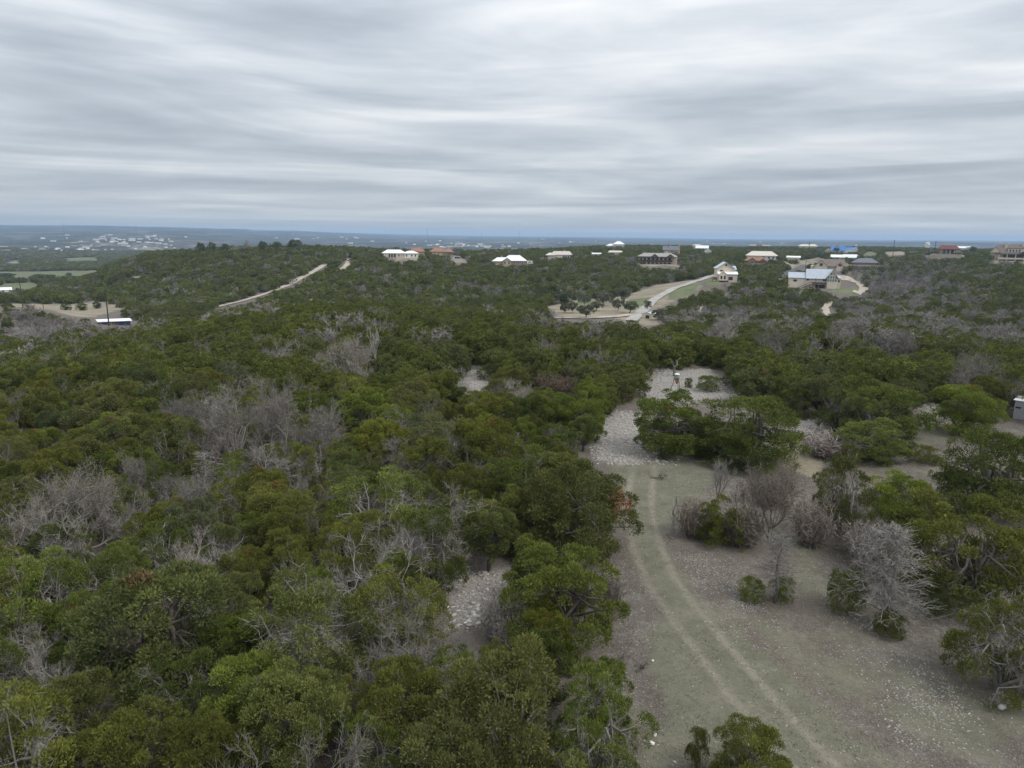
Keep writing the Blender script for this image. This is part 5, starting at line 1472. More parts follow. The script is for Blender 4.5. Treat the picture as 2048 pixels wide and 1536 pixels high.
h.walls(-14, 24, 0, 28, 20, M_CREAM, -10); h.gable(-14, 30, -1, 29, 20, 16, M_GREYROOF, 'x', oh=1.8, wall=M_CREAM)
h.walls(24, 43, -3, 24, 20, M_PALESTONE, -10); h.gable(22, 42, -6, 20, 22, 14, M_GREYROOF, 'y', oh=2, wall=M_CREAM)
h.walls(23, 41, -5.5, 0, 22, M_CREAM, -10, 'gable_wall'); h.hip(36, 50, -1, 18, 20, 5, M_GREYROOF, oh=1); h.walls(38, 48, 0, 17, 20, M_PALESTONE, -10)
for x in (25, 29.5, 34, 38.5):
    for z in (14, 20): h.win(x, z, 3, 4.4, -5.6, glass=M_GREENGLASS)
for x in (29.5, 34): h.win(x, 26.5, 3, 4 if x == 29.5 else 4, -5.6, glass=M_GREENGLASS)
h.win(-35, 12, 6, 3.2, 2, frame=M_WOOD); h.door(-21, 3, 7, 1.8, M_WHITE, 9); h.win(-12, 15, 4, 3, 0, frame=M_WOOD); h.win(19, 14, 7, 4, 0); h.win(44, 13, 5, 3.5, 0)
h.bx('deck', -4, 22, -9, 0, 7.5, 8.6, M_WOOD); h.bx('deck_railing', -4, 22, -9, -8.5, 9, 12, M_DARKWOOD_SHADE)
h.posts((-2, 8, 20), -8.8, -12, 7.5, M_WOOD, 1.1); h.posts((2, 20), -8.8, 12, 20, M_WOOD, 0.8); h.bx('undercroft_shade_panel', 3, 20, -0.5, -0.1, -6, 7, M_DARKWOOD_SHADE)  # shade below the deck painted as a dark sheet on the wall
def stair(m):
    for i in range(16): m.box(-38 + i * 2.0, -36 + i * 2.0 + 0.3, -4, -1, -8 + i * 0.95, -7 + i * 0.95 + 0.4)
st_ = h.mb(stair, 'stair', M_WOOD)
h.mb(lambda m: (m.tube([(-38, -4, -4), (-6, -4, 11.5)], 0.4, 4), m.tube([(-6, -4, 11.5), (2, -8.5, 11.5)], 0.4, 4)), 'handrail', M_DARKWOOD_SHADE, st_)
h.bx('eave_band', -14, 22, -1.9, -1.2, 17.6, 18.6, M_WOOD)
h = House('twin_gable', 'twin_gable_house', 'beige house with a brown-grey roof and two small front gables behind the deck house')
h.walls(-36, 34, 4, 28, 9, M_CREAM); h.gable(-22, 24, 2, 30, 9, 12, M_BROWNROOF, 'x', oh=1.5, wall=M_CREAM); h.hip(14, 38, 0, 26, 8, 8, M_BROWNROOF)
h.gable(-30, -4, -3, 16, 8, 11, M_BROWNROOF, 'y', oh=1.5, wall=M_CREAM); h.walls(-29, -5, -2.8, 10, 8, M_CREAM)
h.gable(10, 24, -2, 12, 9, 7, M_BROWNROOF, 'y', oh=1.2, wall=M_CREAM); h.walls(11, 23, -1.8, 10, 9, M_CREAM)
h.win(-17, 8.5, 5, 5, -3, frame=M_WOOD); h.win(17, 9, 4.5, 3.5, -2, frame=M_WOOD); h.chimney(15, 18, 16, 23, 3.5); h.chimney(20, 20, 14, 21.5, 3); h.posts((31, 36), -1, -2, 8, M_WHITE, 1.2)
h = House('slate', 'slate_roof_house', 'low house with a dark grey hip roof among trees')
h.walls(-22, 20, 0, 26, 4, M_BRICK); h.hip(-24, 23, 0, 26, 4, 9, M_SLATE); h.chimney(0, 14, 10, 14.5, 2, M_TANSTONE); h.win(-8, 1, 3, 2, 0)
h = House('cream_hip', 'hip_roof_house', 'pale house with a broad cream hip roof, behind the reddish tiled roof')
h.walls(-28, 27, 0, 24, 7, M_WHITE); h.hip(-29, 29, -1, 25, 7, 9, M_CREAMROOF, ins=12)
for x in (-20, -8, 4, 14, 22): h.win(x, 2, 3, 3.4, 0)
h = House('tile_front', 'tiled_house', 'reddish tiled house with crossing ridges just below the broad cream hip roof')
h.walls(-20, 18, 0, 20, 5, M_BRICK); h.hip(-22, 20, 0, 20, 5, 8, M_TERRA); h.gable(-16, 0, -4, 8, 5, 6, M_TERRA, 'y', wall=M_BRICK); h.walls(-15, -1, -3.8, 2, 5, M_BRICK); h.gable(6, 18, -3, 8, 5, 4.5, M_TERRA, 'y', wall=M_BRICK)
h.win(-8, 1, 4, 3, -4); h.chimney(2, 8, 9, 14, 2)
h = House('strip_c', 'white_roof_garage', 'flat white roof of a pale garage beside the street', 'garage')
h.walls(-12, 12, 0, 10, 5, M_CREAM); h.gable(-13, 13, 0, 10, 5, 2.2, M_WHITEROOF); h.door(6, 4, 4, 0, M_WHITE)
h = House('strip_d', 'long_white_building', 'long white metal roof in front of the blue-roofed house', 'building')
h.walls(-23, 23, 0, 12, 2.5, M_WHITE); h.gable(-24, 6, 0, 12, 2.5, 4, M_WHITEROOF); h.gable(-2, 24, -1, 11, 2.5, 5, M_WHITEROOF); h.win(-10, 0, 4, 1.6, 0)
h = House('blue', 'blue_roof_house', 'large house under bright blue metal roofs on the skyline')
h.walls(-24, 30, 0, 20, 5, M_CREAM); h.gable(-14, 10, 0, 18, 5, 8, M_BLUEROOF, 'x', wall=M_CREAM); h.gable(6, 32, 2, 20, 5, 5.5, M_BLUEROOF, 'x', wall=M_CREAM)
h.gable(-38, -30, 0, 8, 1, 7, M_BLUEROOF, 'y', wall=M_BLUEROOF); h.walls(-37, -31, 0.5, 7.5, 1, M_CREAM)
h.gable(22, 37, -3, 10, 3, 8, M_WHITEROOF, 'y', wall=M_WHITE); h.walls(23, 36, -2.8, 4, 3, M_WHITE); h.gable(-26, -12, -2, 8, 3, 5, M_CREAMROOF, 'y', wall=M_CREAM)
h.gable(-8, 0, -3, 8, 9, 5, M_BLUEROOF, 'y', wall=M_CREAM); h.win(-3, 2, 3, 3, 0); h.win(29, 0, 3, 3, -3)
h = House('white_c', 'white_roof_house', 'distant pale-roofed house on the skyline left of the blue roofs')
h.walls(-15, 16, 0, 10, 3, M_CREAM); h.hip(-17, 4, 0, 10, 3, 4, M_CREAMROOF); h.hip(0, 17, -1, 9, 3, 4.5, M_CREAMROOF); h.chimney(14, 5, 4, 8.5, 1.5); h.win(-6, .5, 2, 1.5, 0)
h = House('red', 'red_roof_house', 'tan house with a dark red hip roof and arched porch columns')
h.walls(-16, 14, 2, 18, 9, M_TANSTONE, -2); h.hip(-20, 18, -2, 20, 9, 8, M_REDROOF, ins=8); h.bx('porch_shade_panel', -10, 12, 1.5, 1.9, 0, 8, M_DARKWOOD_SHADE)  # flat dark panel gives the porch its shade by colour
h.posts((-11, -4, 3, 10), -1.5, -1, 9, M_TANSTONE, 1.8); h.gable(9, 22, -4, 6, 3, 4, M_CREAMROOF, 'y', wall=M_TANSTONE); h.bx('terrace_wall', -30, 14, -9, -7.5, -7, -2, M_PALESTONE)
h.win(-7, 1, 3, 5, 1.4); h.win(0, 1, 3, 5, 1.4)
h = House('tank', 'water_tank', 'white boxy water tank against the blue horizon', 'water tank', group=None)
h.bx('stand', -3.5, 3.5, 0, 6, -2, 2.5, M_WHITE); h.mb(lambda m: m.tube([(0, 3, 2.5), (0, 3, 7), (0, 3, 8)], [3.8, 3.8, 2.4], 14), 'drum', M_WHITE)
h = House('white_low', 'low_white_building', 'thin white roof line behind the dark red-roofed house', 'building')
h.walls(-14, 14, 0, 9, 3, M_WHITE); h.gable(-15, 15, 0, 9, 3, 2.5, M_WHITEROOF); h.win(-4, 1, 2, 1.4, 0)
h = House('mansion_brown', 'brown_roof_mansion', 'large brown-roofed mansion with chimneys and a long cream balcony at the edge of view')
h.walls(-36, 38, 3, 30, 16, M_TANSTONE, -6); h.gable(-26, 38, 2, 31, 16, 15, M_BROWNROOF, 'x', oh=2, wall=M_CREAM); h.gable(-37, -20, 0, 20, 16, 11, M_BROWNROOF, 'y', oh=1.2, wall=M_CREAM)
h.walls(-8, 18, 2.6, 14, 24, M_CREAM, 16, 'dormer'); h.mb(lambda m: m.box(-9, 19, 1.4, 16, 24, 25.2), 'dormer_roof', M_BROWNROOF)
for x in (-4, 1, 6, 11): h.win(x, 18, 2.6, 4, 2.4, frame=M_WHITE)
h.gable(10, 36, -4, 8, 14, 7, M_BROWNROOF, 'y', oh=1.4, wall=M_DARKWOOD_SHADE); h.chimney(-12, 12, 24, 33, 4.5); h.chimney(16, 16, 28, 35, 4.5)
h.bx('porch_shade_panel', -14, 34, 2.2, 2.7, 5, 13, M_DARKWOOD_SHADE); h.bx('balcony_deck', -22, 34, -4, 3, 3, 4.4, M_CREAM); h.bx('balcony_railing', -22, 34, -4.3, -3.9, 4.5, 6.4, M_CREAM)  # shade of the long porch is a dark panel before the wall
h.posts((-21, -8, 6, 20, 33), -4, -6, 13, M_CREAM, 1.4); h.bx('porch_roof', -22, 12, -5, 3, 12.6, 13.8, M_BROWNROOF)
for x in (-30,): h.win(x, 4, 3, 6, 2.4)
h = House('orange_far', 'brick_school', 'far cluster of orange-brown masonry on the skyline over the woods', 'building')
h.walls(-18, 18, 0, 10, 4, M_TERRA); h.gable(-18, 18, 0, 10, 4, 1.6, M_TANROOF)
for x in (-12, -6, 0, 6, 12): h.win(x, 1, 2, 1.6, 0)
h.walls(-6, 4, -1, 8, 6.5, M_TERRA, 0, 'tower')
h = House('white_left', 'white_roof_barn', 'white barn roof at the left edge beyond the bare field', 'barn')
h.walls(-15, 14, 0, 14, 4, M_WHITE); h.gable(-17, 16, 0, 14, 4, 4, M_WHITEROOF); h.door(2, 4, 3.6, 0, M_STEEL)

def free_house(key, px0, px1, py, **kw):
    p = at((px0 + px1) / 2, py); HB[key] = (px0, px1, py, p[1]); return House(key, **kw)
h = free_house('valley_shed', 1279, 1309, 637, name='valley_shed', label='small cream shed with a grey metal roof at the foot of the gravel driveway', cat='shed', turn=-28, group=None)
h.walls(-12, 12, 0, 20, 9, M_CREAM, -2); h.gable(-12, 12, 0, 20, 9, 3.2, M_GREYROOF, 'y', oh=1.2, wall=M_CREAM); h.bx('door', -3, 5, -0.4, 0, 0, 6.5, M_STEEL); h.bx('window', 12, 12.3, 6, 10, 3, 6, M_GLASS)
h = free_house('blue_shed', 199, 262, 650, name='long_metal_shed', label='long low metal roof shining blue-white among trees by the power pole', cat='shed', turn=12, group=None)
h.walls(-28, 28, 0, 14, 6.3, M_BLUE, -2); h.mb(lambda m: m.add([(-31, -2, 8), (31, -2, 6.4), (31, 15, 9.4), (-31, 15, 11), (-31, -2, 9), (31, -2, 7.4), (31, 15, 10.4), (-31, 15, 12)], [(0, 3, 2, 1), (4, 5, 6, 7), (0, 1, 5, 4), (1, 2, 6, 5), (2, 3, 7, 6), (3, 0, 4, 7)]), 'roof', M_WHITEROOF)  # walls coloured dark blue for the shadow under the roof
h.bx('door', -10, 2, -0.4, 0, -2, 6, M_DARKWOOD_SHADE)
# a car on the drive of the deck house
p = pt_depth(1564, 577, 405); p[2] = h1(p[0], p[1])
o = thing('parked_car', 'white car parked by the drive left of the deck house', 'car', p, 0.35)
m = MB(); m.add([(-2.2, -0.9, 0.35), (2.2, -0.9, 0.35), (2.2, 0.9, 0.35), (-2.2, 0.9, 0.35), (-2.25, -0.9, 0.85), (2.2, -0.9, 0.95), (2.2, 0.9, 0.95), (-2.25, 0.9, 0.85)], [(0, 3, 2, 1), (4, 5, 6, 7), (0, 1, 5, 4), (1, 2, 6, 5), (2, 3, 7, 6), (3, 0, 4, 7)]); m.build('body', M_WHITE, o)
m = MB(); m.add([(-1.2, -0.85, 0.9), (2.0, -0.85, 0.96), (2.0, 0.85, 0.96), (-1.2, 0.85, 0.9), (-0.5, -0.7, 1.5), (1.6, -0.7, 1.5), (1.6, 0.7, 1.5), (-0.5, 0.7, 1.5)], [(0, 1, 5, 4), (1, 2, 6, 5), (2, 3, 7, 6), (3, 0, 4, 7)]); m.build('window', M_GLASS, o)
m = MB(); m.add([(-0.55, -0.72, 1.5), (1.65, -0.72, 1.5), (1.65, 0.72, 1.5), (-0.55, 0.72, 1.5), (-0.4, -0.6, 1.58), (1.5, -0.6, 1.58), (1.5, 0.6, 1.58), (-0.4, 0.6, 1.58)], [(0, 3, 2, 1), (4, 5, 6, 7), (0, 1, 5, 4), (1, 2, 6, 5), (2, 3, 7, 6), (3, 0, 4, 7)]); m.build('roof', M_WHITE, o)
for x in (-1.4, 1.4):
    for y in (-0.92, 0.72):
        m = MB(); m.tube([(x, y, 0.34), (x, y + 0.2, 0.34)], 0.34, 12); m.build('wheel', M_STEEL, o)
# deer blind: a sheet-metal hut with shooting slots
p = at(2046, 840); k = 1.0
o = thing('deer_blind', 'pale sheet-metal hunting blind with dark slot windows under the trees', 'hunting blind', p, -math.atan2(p[0], p[1]) - 0.15)
m = MB(); m.box(-0.95, 0.95, 0, 1.8, 0, 2.0); m.build('wall', M_GALV, o)
m = MB(); m.add([(-1.1, -0.15, 2.02), (1.1, -0.15, 2.02), (1.1, 1.95, 2.2), (-1.1, 1.95, 2.2), (-1.1, -0.15, 2.08), (1.1, -0.15, 2.08), (1.1, 1.95, 2.26), (-1.1, 1.95, 2.26)], [(0, 3, 2, 1), (4, 5, 6, 7), (0, 1, 5, 4), (1, 2, 6, 5), (2, 3, 7, 6), (3, 0, 4, 7)]); m.build('roof', M_WHITEROOF, o)
for x in (-0.62, 0.15):
    m = MB(); m.box(x - 0.22, x + 0.28, -0.03, 0.0, 1.18, 1.36); m.build('slot_window', M_GLASS, o)
m = MB(); m.box(-0.8, 0.7, -0.05, -0.005, 1.05, 1.1); m.build('ledge', M_GALV, o)
for x in np.linspace(-0.9, 0.9, 10):
    m = MB(); m.box(x - 0.02, x + 0.02, -0.02, -0.002, 0.02, 1.0); m.build('rib', M_GALV, o)

# deer feeder: barrel with a funnel on three legs
p = at(1352, 788)
ax_ = float((p - np.array([0, 0, CAM_H])) @ FWD); s = 42 * ax_ / F_PX / 2.7
o = thing('deer_feeder', 'tan and grey-green barrel deer feeder with a white lid on three legs', 'deer feeder', p, 0.35)
o.scale = (s, s, s)
def lathe(prof, n=20):
    m = MB()
    V = [(r * math.cos(2 * math.pi * i / n), r * math.sin(2 * math.pi * i / n), z) for r, z in prof for i in range(n)]
    Fc = [(k * n + i, k * n + (i + 1) % n, (k + 1) * n + (i + 1) % n, (k + 1) * n + i) for k in range(len(prof) - 1) for i in range(n)]
    m.add(V, Fc + [tuple(range(n - 1, -1, -1)), tuple(range((len(prof) - 1) * n, len(prof) * n))]); return m
lathe([(0.30, 2.02), (0.31, 2.04), (0.30, 2.3), (0.31, 2.32), (0.30, 2.55)]).build('barrel', M_FEED_GREEN, o)
lathe([(0.10, 1.52), (0.29, 1.78), (0.305, 2.015)]).build('funnel', M_FEED_TAN, o)
lathe([(0.34, 2.56), (0.34, 2.62), (0.12, 2.70)]).build('lid', M_WHITEROOF, o)
lathe([(0.09, 1.36), (0.10, 1.38), (0.10, 1.51)], 12).build('spinner', M_STEEL, o)
lathe([(0.312, 1.96), (0.335, 1.97), (0.335, 2.02), (0.312, 2.03)]).build('band', M_STEEL, o)
for a in (0.3, 2.4, 4.5):
    m = MB(); m.tube([(0.32 * math.cos(a), 0.32 * math.sin(a), 2.2), (0.46 * math.cos(a), 0.46 * math.sin(a), 1.4), (0.85 * math.cos(a), 0.85 * math.sin(a), -0.05)], 0.035, 6); m.build('leg', M_FEED_LEG, o)
m = MB(); m.box(-0.12, 0.12, -0.42, -0.31, 2.15, 2.4); m.build('control_box', M_FEED_GREEN, o)

# power poles and a wire between them
def pole(px, pyb, pyt, label, name='power_pole', arms=True, rad=0.19):
    P, w, hh = fit(px, px + 1, px, pyb, pyt)
    o = thing(name, label, 'power pole', P, 0.3)
    m = MB(); m.tube([(0, 0, -0.6), (0, 0, hh * 0.5), (0, 0, hh)], [rad * 1.25, rad, rad * 0.7], 10); m.build('shaft', M_STEEL, o)
    if arms:
        m = MB(); m.box(-1.1, 1.1, -0.08, 0.08, hh - 0.9, hh - 0.74); m.build('crossarm', M_STEEL, o)
        for x in (-0.95, 0.95):
            m = MB(); m.tube([(x, 0, hh - 0.74), (x, 0, hh - 0.45)], 0.06, 6); m.build('insulator', M_GALV, o)
    return P, hh
PA = pole(46, 616, 553, 'tall dark power pole on the bare field near the left edge')
PB = pole(218, 652, 578, 'tall dark power pole rising in front of the shining shed roof', rad=0.21)
PC = pole(87, 619, 597, 'short thin pole far back on the bare field', 'thin_pole', False, 0.11)
o = thing('yard_light', 'dark post with a small white lamp poking above the wood', 'lamp post', fit(620, 622, 621, 622, 600)[0])
hh = fit(620, 622, 621, 622, 600)[2]
m = MB(); m.tube([(0, 0, -0.5), (0, 0, hh)], 0.16, 8); m.build('shaft', M_STEEL, o)
m = MB(); m.box(-0.1, 0.9, -0.15, 0.15, hh, hh + 0.3); m.build('lamp_head', M_WHITE, o)
for (px, pb, pt, d, lab) in [(1618, 500, 483, 950, 'dark power pole on the skyline left of the blue roofs'), (1787, 500, 480, 760, 'dark power pole over the trees left of the red-roofed house'), (1870, 498, 482, 820, 'dark power pole close to the red-roofed house'),
                             (1576, 585, 555, 430, 'thin pole among trees left of the deck house'), (1610, 545, 512, 470, 'thin grey pole beside the street')]:
    P = pt_depth(px, pb, d); P[2] = min(P[2], h1(P[0], P[1])); top = pt_depth(px, pt, d)[2]
    o = thing('power_pole', lab, 'power pole', P, 0.2, 'power poles on the ridge')
    m = MB(); m.tube([(0, 0, -1), (0, 0, top - P[2])], 0.24 if d > 600 else 0.14, 8); m.build('shaft', M_STEEL, o)
    m = MB(); m.box(-1.2, 1.2, -0.1, 0.1, top - P[2] - 1.2, top - P[2] - 1.0); m.build('crossarm', M_STEEL, o)
def wire(A, B, sag, name, label):
    t = np.linspace(0, 1, 24)[:, None]
    P = A + (B - A) * t; P[:, 2] -= (4 * sag * t * (1 - t))[:, 0]
    m = MB(); m.tube(P, 0.02, 4); tag(m.build(name, M_STEEL), label, 'wire')
A_ = PA[0] + [0, 0, PA[1] - 0.45]; B_ = PB[0] + [0, 0, PB[1] - 0.45]
wire(A_, B_, 1.6, 'power_line', 'thin wire slung between the two tall dark poles')
C_ = fit(620, 622, 621, 622, 600)[0] + [0, 0, hh - 0.6]
wire(B_, C_, 3.0, 'power_line', 'thin wire running from the shed pole to the yard lamp')

MAST_TOPS = []
# radio masts on the horizon: three-legged lattices
for (px, pt, d, lab) in [(855, 458, 4600, 'thin radio mast on the horizon above the white ranch house'), (1039, 459, 4800, 'thin radio mast on the horizon near the middle, tallest of them'), (963, 466, 4600, 'short radio mast on the horizon over the far quarry'),
                         (1235, 472, 4700, 'short radio mast on the horizon above the white pavilion house'), (126, 444, 4600, 'low radio mast on the left of the horizon'), (272, 449, 4700, 'low radio mast on the left horizon above the far town'), (1097, 471, 4500, 'short radio mast just right of the tallest one'), (445, 453, 4600, 'low radio mast over the end of the far ridge')]:
    u = ray(px, pt); x, y = u[0] / u[1] * d, d
    z0 = h1(x, y); top = pt_depth(px, pt, d)[2]; hh = max(20.0, top - z0)
    MAST_TOPS.append(z0 + hh)
    o = thing('radio_mast', lab, 'radio mast', (x, y, z0), 0, 'radio masts on the horizon')
    for a in (0, 2.1, 4.2):
        m = MB(); m.tube([(2.2 * math.cos(a), 2.2 * math.sin(a), -1), (1.0 * math.cos(a), 1.0 * math.sin(a), hh)], 0.22, 4); m.build('leg', M_LATTICE, o)
    m = MB()
    for i in range(10):
        z1, z2 = hh * i / 10, hh * (i + 1) / 10; r1, r2 = 2.2 - 1.2 * i / 10, 2.2 - 1.2 * (i + 1) / 10
        for a in (0, 2.1, 4.2): m.tube([(r1 * math.cos(a), r1 * math.sin(a), z1), (r2 * math.cos(a + 2.1), r2 * math.sin(a + 2.1), z2)], 0.1, 3)
    m.build('bracing', M_LATTICE, o)['kind'] = 'stuff'

# the far town: tiny buildings of three shapes
TOWN = []
for i, (w, d, hgt, rm) in enumerate([(26, 14, 6, M_WHITEROOF), (18, 14, 7, M_CREAMROOF), (44, 24, 8, M_TANROOF)]):
    mw = MB(); mw.box(-w / 2, w / 2, -d / 2, d / 2, -4, hgt)
    mr = MB(); q = hgt
    mr.add([(-w / 2 - 1, -d / 2 - 1, q), (w / 2 + 1, -d / 2 - 1, q), (w / 2 + 1, d / 2 + 1, q), (-w / 2 - 1, d / 2 + 1, q), (-w / 2 + 2, 0, q + 4), (w / 2 - 2, 0, q + 4)], [(0, 3, 2, 1), (0, 1, 5, 4), (1, 2, 5), (2, 3, 4, 5), (3, 0, 4)])
    TOWN.append((mw.mesh('town_wall', (M_CREAM, M_PALESTONE, M_WHITE)[i]), mr.mesh('town_roof', rm)))
r_ = np.random.default_rng(12)
spots = []
for cx, cy, sx, sy, n, lab, grp in [(250, 482, 75, 6, 56, 'tiny pale building of the town on the hazy hillside', 'buildings of the town on the hazy hillside'), (140, 499, 80, 3.2, 24, 'tiny building in the row along the valley floor', 'buildings along the valley floor'),
                                    (930, 491, 70, 3.5, 28, 'tiny white building near the far quarry', 'buildings near the far quarry'), (650, 478, 110, 5, 14, 'speck of a white building in the blue distance', 'buildings in the blue distance'), (1100, 481, 60, 2.5, 7, 'speck of a building on the plain beyond the ridge', 'buildings on the plain beyond the ridge'), (1650, 487, 260, 3, 12, 'speck of a building near the horizon behind the ridge houses', 'buildings near the horizon')]:
    for _ in range(n): spots.append((r_.normal(cx, sx), r_.normal(cy, sy), lab, grp))
for (px, py, lab, grp) in spots:
    if not (4 < px < 2044): continue
    p = at(px, py)
    if p[1] < 1300: continue
    mw, mr = TOWN[r_.integers(3)]
    o = thing('town_house', lab, 'building', p, r_.uniform(-0.5, 0.5), grp)
    s = r_.uniform(0.35, 0.65) * (1.0 if p[1] < 4000 else 1.3); o.scale = (s, s, s)
    put('wall', mw, o); put('roof', mr, o)

# ------------------------------------------------------------------ stones, sticks, brush
def stone_mesh(name, seed):
    r = np.random.default_rng(seed)
    t = (1 + 5 ** 0.5) / 2
    V = np.array([(-1, t, 0), (1, t, 0), (-1, -t, 0), (1, -t, 0), (0, -1, t), (0, 1, t), (0, -1, -t), (0, 1, -t), (t, 0, -1), (t, 0, 1), (-t, 0, -1), (-t, 0, 1)], float) / 1.9
    V *= r.uniform(0.75, 1.2, (12, 1)); V += r.normal(size=(12, 3)) * 0.08
    V *= np.array([1, r.uniform(0.6, 0.9), r.uniform(0.32, 0.5)])
    Fc = np.array([(0, 11, 5), (0, 5, 1), (0, 1, 7), (0, 7, 10), (0, 10, 11), (1, 5, 9), (5, 11, 4), (11, 10, 2), (10, 7, 6), (7, 1, 8), (3, 9, 4), (3, 4, 2), (3, 2, 6), (3, 6, 8), (3, 8, 9), (4, 9, 5), (2, 4, 11), (6, 2, 10), (8, 6, 7), (9, 8, 1)])
    return V, Fc
STV = [stone_mesh('s', 600 + i) for i in range(8)]
STM = [grid_mesh('stone', V, Fc, M_STONE) for V, Fc in STV]
r_ = np.random.default_rng(21)
heap = GROUND.get(6)        # the stony glade by the lone juniper
n_ = 0
while n_ < 260:
    px, py = r_.uniform(880, 1015), r_.uniform(1142, 1258)
    if not in_poly_px(np.array([px]), np.array([py]), ROCK_PX[4][0])[0]: continue
    p = at(px, py); s = min(0.24, max(0.045, r_.lognormal(math.log(0.095), 0.45)))
    o = put('stone', STM[r_.integers(8)], heap); o.location = (p[0], p[1], p[2] + s * 0.12); o.scale = (s, s, s)
    o.rotation_euler = (r_.normal() * 0.2, r_.normal() * 0.2, r_.uniform(0, 6.28)); g = r_.uniform(0.6, 1.15); o.color = (g, g * 0.96, g * 0.90, 1)
    n_ += 1
for i, (px, py, w, lab) in enumerate([(2003, 1416, 22, 'white limestone boulder on the slope, lower one of two beneath the ragged juniper'), (2000, 1388, 17, 'smaller white boulder half hidden under the ragged juniper'), (1301, 1487, 22, 'flat pale rock beside the twiggy juniper at the bottom edge'),
                                      (1305, 1322, 9, 'small pale rock on the brown verge left of the ruts'), (1310, 1470, 12, 'small pale rock just above the flat pale rock'), (1349, 1524, 10, 'small pale rock at the very bottom of the grass')]):
    p = at(px, py); ax_ = float((p - np.array([0, 0, CAM_H])) @ FWD); s = w * ax_ / F_PX / 2.0
    o = put('boulder', STM[i]); o.location = (p[0], p[1], p[2] + s * 0.2); o.scale = (s, s, s * 1.2); o.rotation_euler = (0.1, 0.1, 0.4 + i); o.color = (1.15, 1.15, 1.12, 1)
    tag(o, lab, 'rock')
def scatter(name, label, spots, lo, hi, seed, mat=M_STONE):
    r = np.random.default_rng(seed)
    Vs, Fs, off = [], [], 0
    X, Y = np.array([s[0] for s in spots]), np.array([s[1] for s in spots])
    Z = height(X, Y)
    for x, y, z in zip(X, Y, Z):
        V, Fc = STV[r.integers(8)]
        s = min(hi * 2, lo + (hi - lo) * r.random() ** 2.2); a = r.uniform(0, 6.28); c_, s_ = math.cos(a), math.sin(a)
        W = V * s
        W = np.stack([W[:, 0] * c_ - W[:, 1] * s_, W[:, 0] * s_ + W[:, 1] * c_, W[:, 2]], -1) + [x, y, z + 0.1 * s]
        Vs.append(W); Fs.append(Fc + off); off += len(V)
    o = put(name, grid_mesh(name, np.concatenate(Vs), np.concatenate(Fs), mat)); o['kind'] = 'stuff'; o['label'] = label
r_ = np.random.default_rng(33)
def spots_in(poly, n, clumped=0.0):
    P = np.array(poly); lo, hi = P.min(0), P.max(0); out = []
    while len(out) < n:
        q = r_.uniform(lo, hi, (n * 3, 2))
        ok = polyd(q[:, 0], q[:, 1], poly) > -np.abs(r_.normal(0, 1.5, len(q)))
        if clumped: ok &= fbm(q[:, 0] / 2.2, q[:, 1] / 2.2, 77, 3) > clumped * r_.normal(0.2, 0.5, len(q))
        out += list(map(tuple, q[ok]))
    return out[:n]
rub = []
for q, n in ((0, 1900), (1, 2800), (2, 450), (3, 500), (5, 300), (6, 350)): rub += spots_in(ROCK[q][0], n)
scatter('limestone_rubble', 'broken pale limestone littering the stony glades', rub, 0.05, 0.23, 1)
rub = spots_in(ROCK[4][0], 700)
rub += spots_in(ROCK[7][0], 1300, 0.6) + spots_in(ROCK[8][0], 1000, 0.8) + spots_in(ROCK[9][0], 120) + spots_in(ROCK[10][0], 260, 0.5)
rub += spots_in(OPEN, 9000, 1.2)
rub += spots_in(wpoly([(1225, 930), (1330, 920), (1420, 950), (1340, 1010), (1260, 1000)]), 140)
scatter('pebbles', 'small white limestone pebbles strewn over the open slope', rub, 0.016, 0.062, 2)
# dead sticks lying about
P0, P1 = [], []
for (x, y) in spots_in(OPEN, 650, 0.4):
    if y > 75: continue
    a = r_.uniform(0, 6.28); l = r_.uniform(0.2, 0.9); x2, y2 = x + l * math.cos(a), y + l * math.sin(a)
    P0.append((x, y, h1(x, y) + 0.03)); P1.append((x2, y2, h1(x2, y2) + r_.uniform(0.02, 0.12)))
o = put('fallen_twigs', join_mesh('fallen_twigs', MB(), strips(np.array(P0), np.array(P1), 0.012, r_), M_GREY)); o['kind'] = 'stuff'; o['label'] = 'dead grey twigs lying on the open slope'
# cut brush and fallen limbs
BR = [bare_mesh('brush', 700 + i, H=2.2, stems=2, crook=0.3, spread=1.0, kids=(3, 3, 2, 2), twig=4, mats=M_JBARK)[0] for i in range(2)]
for i, (px, py, w, col, lab) in enumerate([(1311, 957, 36, (0.55, 0.62, 0.42), 'dark cut brush lying on the grass at the head of the track'), (1238, 1327, 30, (0.5, 0.5, 0.5), 'dark brush heap on the brown verge below the round lone juniper'), (1282, 1347, 34, (0.45, 0.4, 0.38), 'dark fallen limb on the brown verge near the ruts'),
                                           (1065, 1352, 40, (1.4, 1.4, 1.4), 'pale fallen branch below the round lone juniper'), (1350, 1078, 26, (1.5, 1.4, 1.3), 'pale fallen stick by the narrow dead stump'), (1720, 1110, 60, (1.2, 1.2, 1.2), 'grey fallen branches on the brown slope by the half-bare juniper')]):
    p = at(px, py); ax_ = float((p - np.array([0, 0, CAM_H])) @ FWD); s = w * ax_ / F_PX / 1.8
    o = put('fallen_branch', BR[i % 2]); o.location = (p[0] - 0.4 * s, p[1], p[2] + 0.10); o.rotation_euler = (0.15, 1.42, 0.5 * i); o.scale = (s, s * 0.9, s); o.color = (*col, 1)
    tag(o, lab, 'fallen branch')
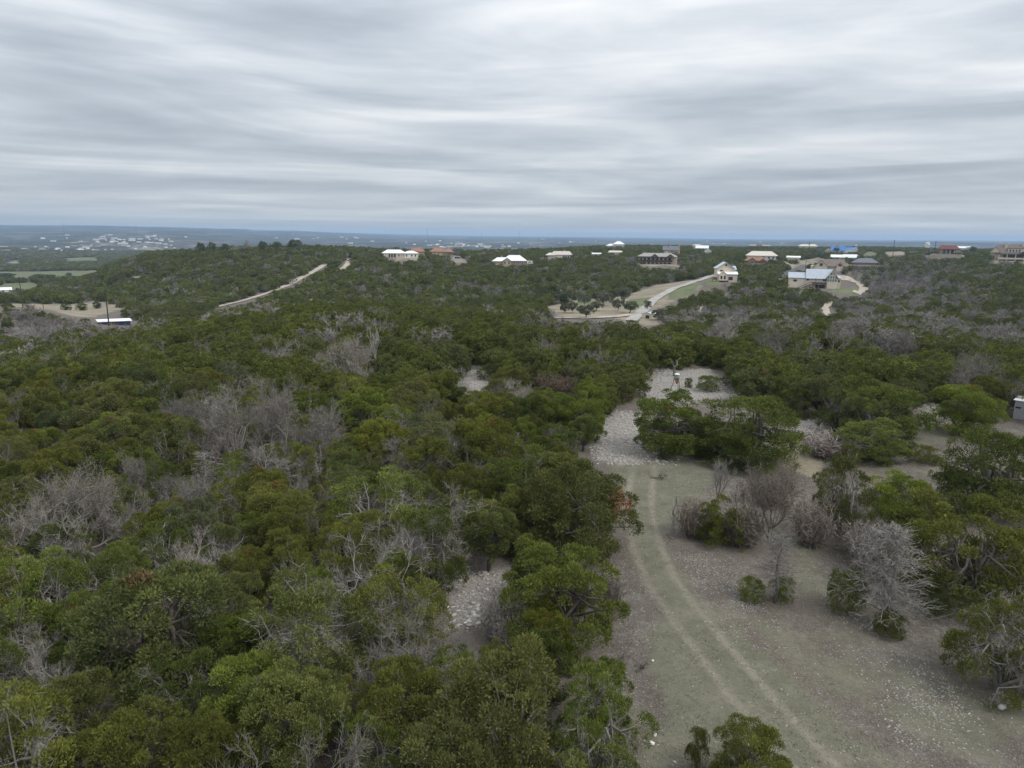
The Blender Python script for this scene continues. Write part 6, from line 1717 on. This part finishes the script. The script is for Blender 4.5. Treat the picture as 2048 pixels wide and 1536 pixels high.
# tufts of winter grass on the open slope
def tufts():
    r = np.random.default_rng(55)
    sp = np.array([s for s in spots_in(OPEN, 7000, 0.9) if s[1] < 62])
    n = len(sp); k = 6
    z = height(sp[:, 0], sp[:, 1])
    b = np.repeat(np.stack([sp[:, 0], sp[:, 1], z], -1), k, 0) + r.normal(size=(n * k, 3)) * [0.05, 0.05, 0]
    t = b + np.stack([r.normal(0, 0.06, n * k), r.normal(0, 0.06, n * k), r.uniform(0.03, 0.09, n * k)], -1)
    S = strips(b, t, 0.010, r)
    m, nt, bb = newmat('winter_grass')
    tone = attr(nt, 'tone')
    nt.links.new(ramp(nt, tone, [(0.2, (0.24, 0.24, 0.14)), (0.55, (0.36, 0.32, 0.22)), (0.9, (0.50, 0.42, 0.29))]), bb.inputs['Base Color'])
    tn = np.repeat(np.clip(0.5 + fbm(sp[:, 0] / 3, sp[:, 1] / 3, 5, 3) * 0.8 + r.normal(0, 0.12, n), 0, 1), k)
    o = put('winter_grass', quads_mesh('winter_grass', S, m, {'tone': tn})); o['kind'] = 'stuff'; o['label'] = 'short dry winter grass in tufts over the open slope'
tufts()
def litter():
    r = np.random.default_rng(56)
    sp = np.array([s for s in spots_in(OPEN, 40000, 0.5) if s[1] < 66])
    n = len(sp); z = height(sp[:, 0], sp[:, 1])
    c = np.stack([sp[:, 0], sp[:, 1], z + 0.02], -1)
    a = unit(r.normal(size=(n, 3)) * [1, 1, 0.35]); b = unit(np.cross(a, r.normal(size=(n, 3)) * 0.3 + [0, 0, 1]))
    l = r.uniform(0.015, 0.045, n)[:, None]
    V = np.stack([c - a * l, c + b * l * 0.55, c + a * l, c - b * l * 0.55], 1)
    m, nt, bb = newmat('leaf_litter')
    nt.links.new(ramp(nt, attr(nt, 'tone'), [(0.1, (0.10, 0.082, 0.066)), (0.5, (0.16, 0.132, 0.108)), (0.9, (0.30, 0.27, 0.235))]), bb.inputs['Base Color'])
    o = put('leaf_litter', quads_mesh('leaf_litter', V, m, {'tone': np.clip(r.normal(0.45, 0.25, n), 0, 1)})); o['kind'] = 'stuff'; o['label'] = 'brown and grey dead leaves scattered over the open slope'
litter()

# ------------------------------------------------------------------ air
HAZE_DENSITY = 1.0e-4
m = bpy.data.materials.new('haze'); m.use_nodes = True
nt = m.node_tree; nt.nodes.clear()
out = nt.nodes.new('ShaderNodeOutputMaterial'); pv = nt.nodes.new('ShaderNodeVolumePrincipled')
pv.inputs['Color'].default_value = (0.52, 0.72, 1.0, 1); pv.inputs['Density'].default_value = HAZE_DENSITY; pv.inputs['Anisotropy'].default_value = 0.1
nt.links.new(pv.outputs[0], out.inputs['Volume'])
tops = [CAM_H] + [float(np.array([v.co.z for v in g.data.vertices]).max()) for g in GROUND.values()] + MAST_TOPS
b = MB(); b.box(-18500, 18500, -18500, 18500, -140, max(tops) + 4)
print('haze top', max(tops), min(float(np.array([v.co.z for v in g.data.vertices]).min()) for g in GROUND.values()))
o = b.build('haze', m); o['kind'] = 'stuff'; o['label'] = 'thin blue haze in the air over the country'
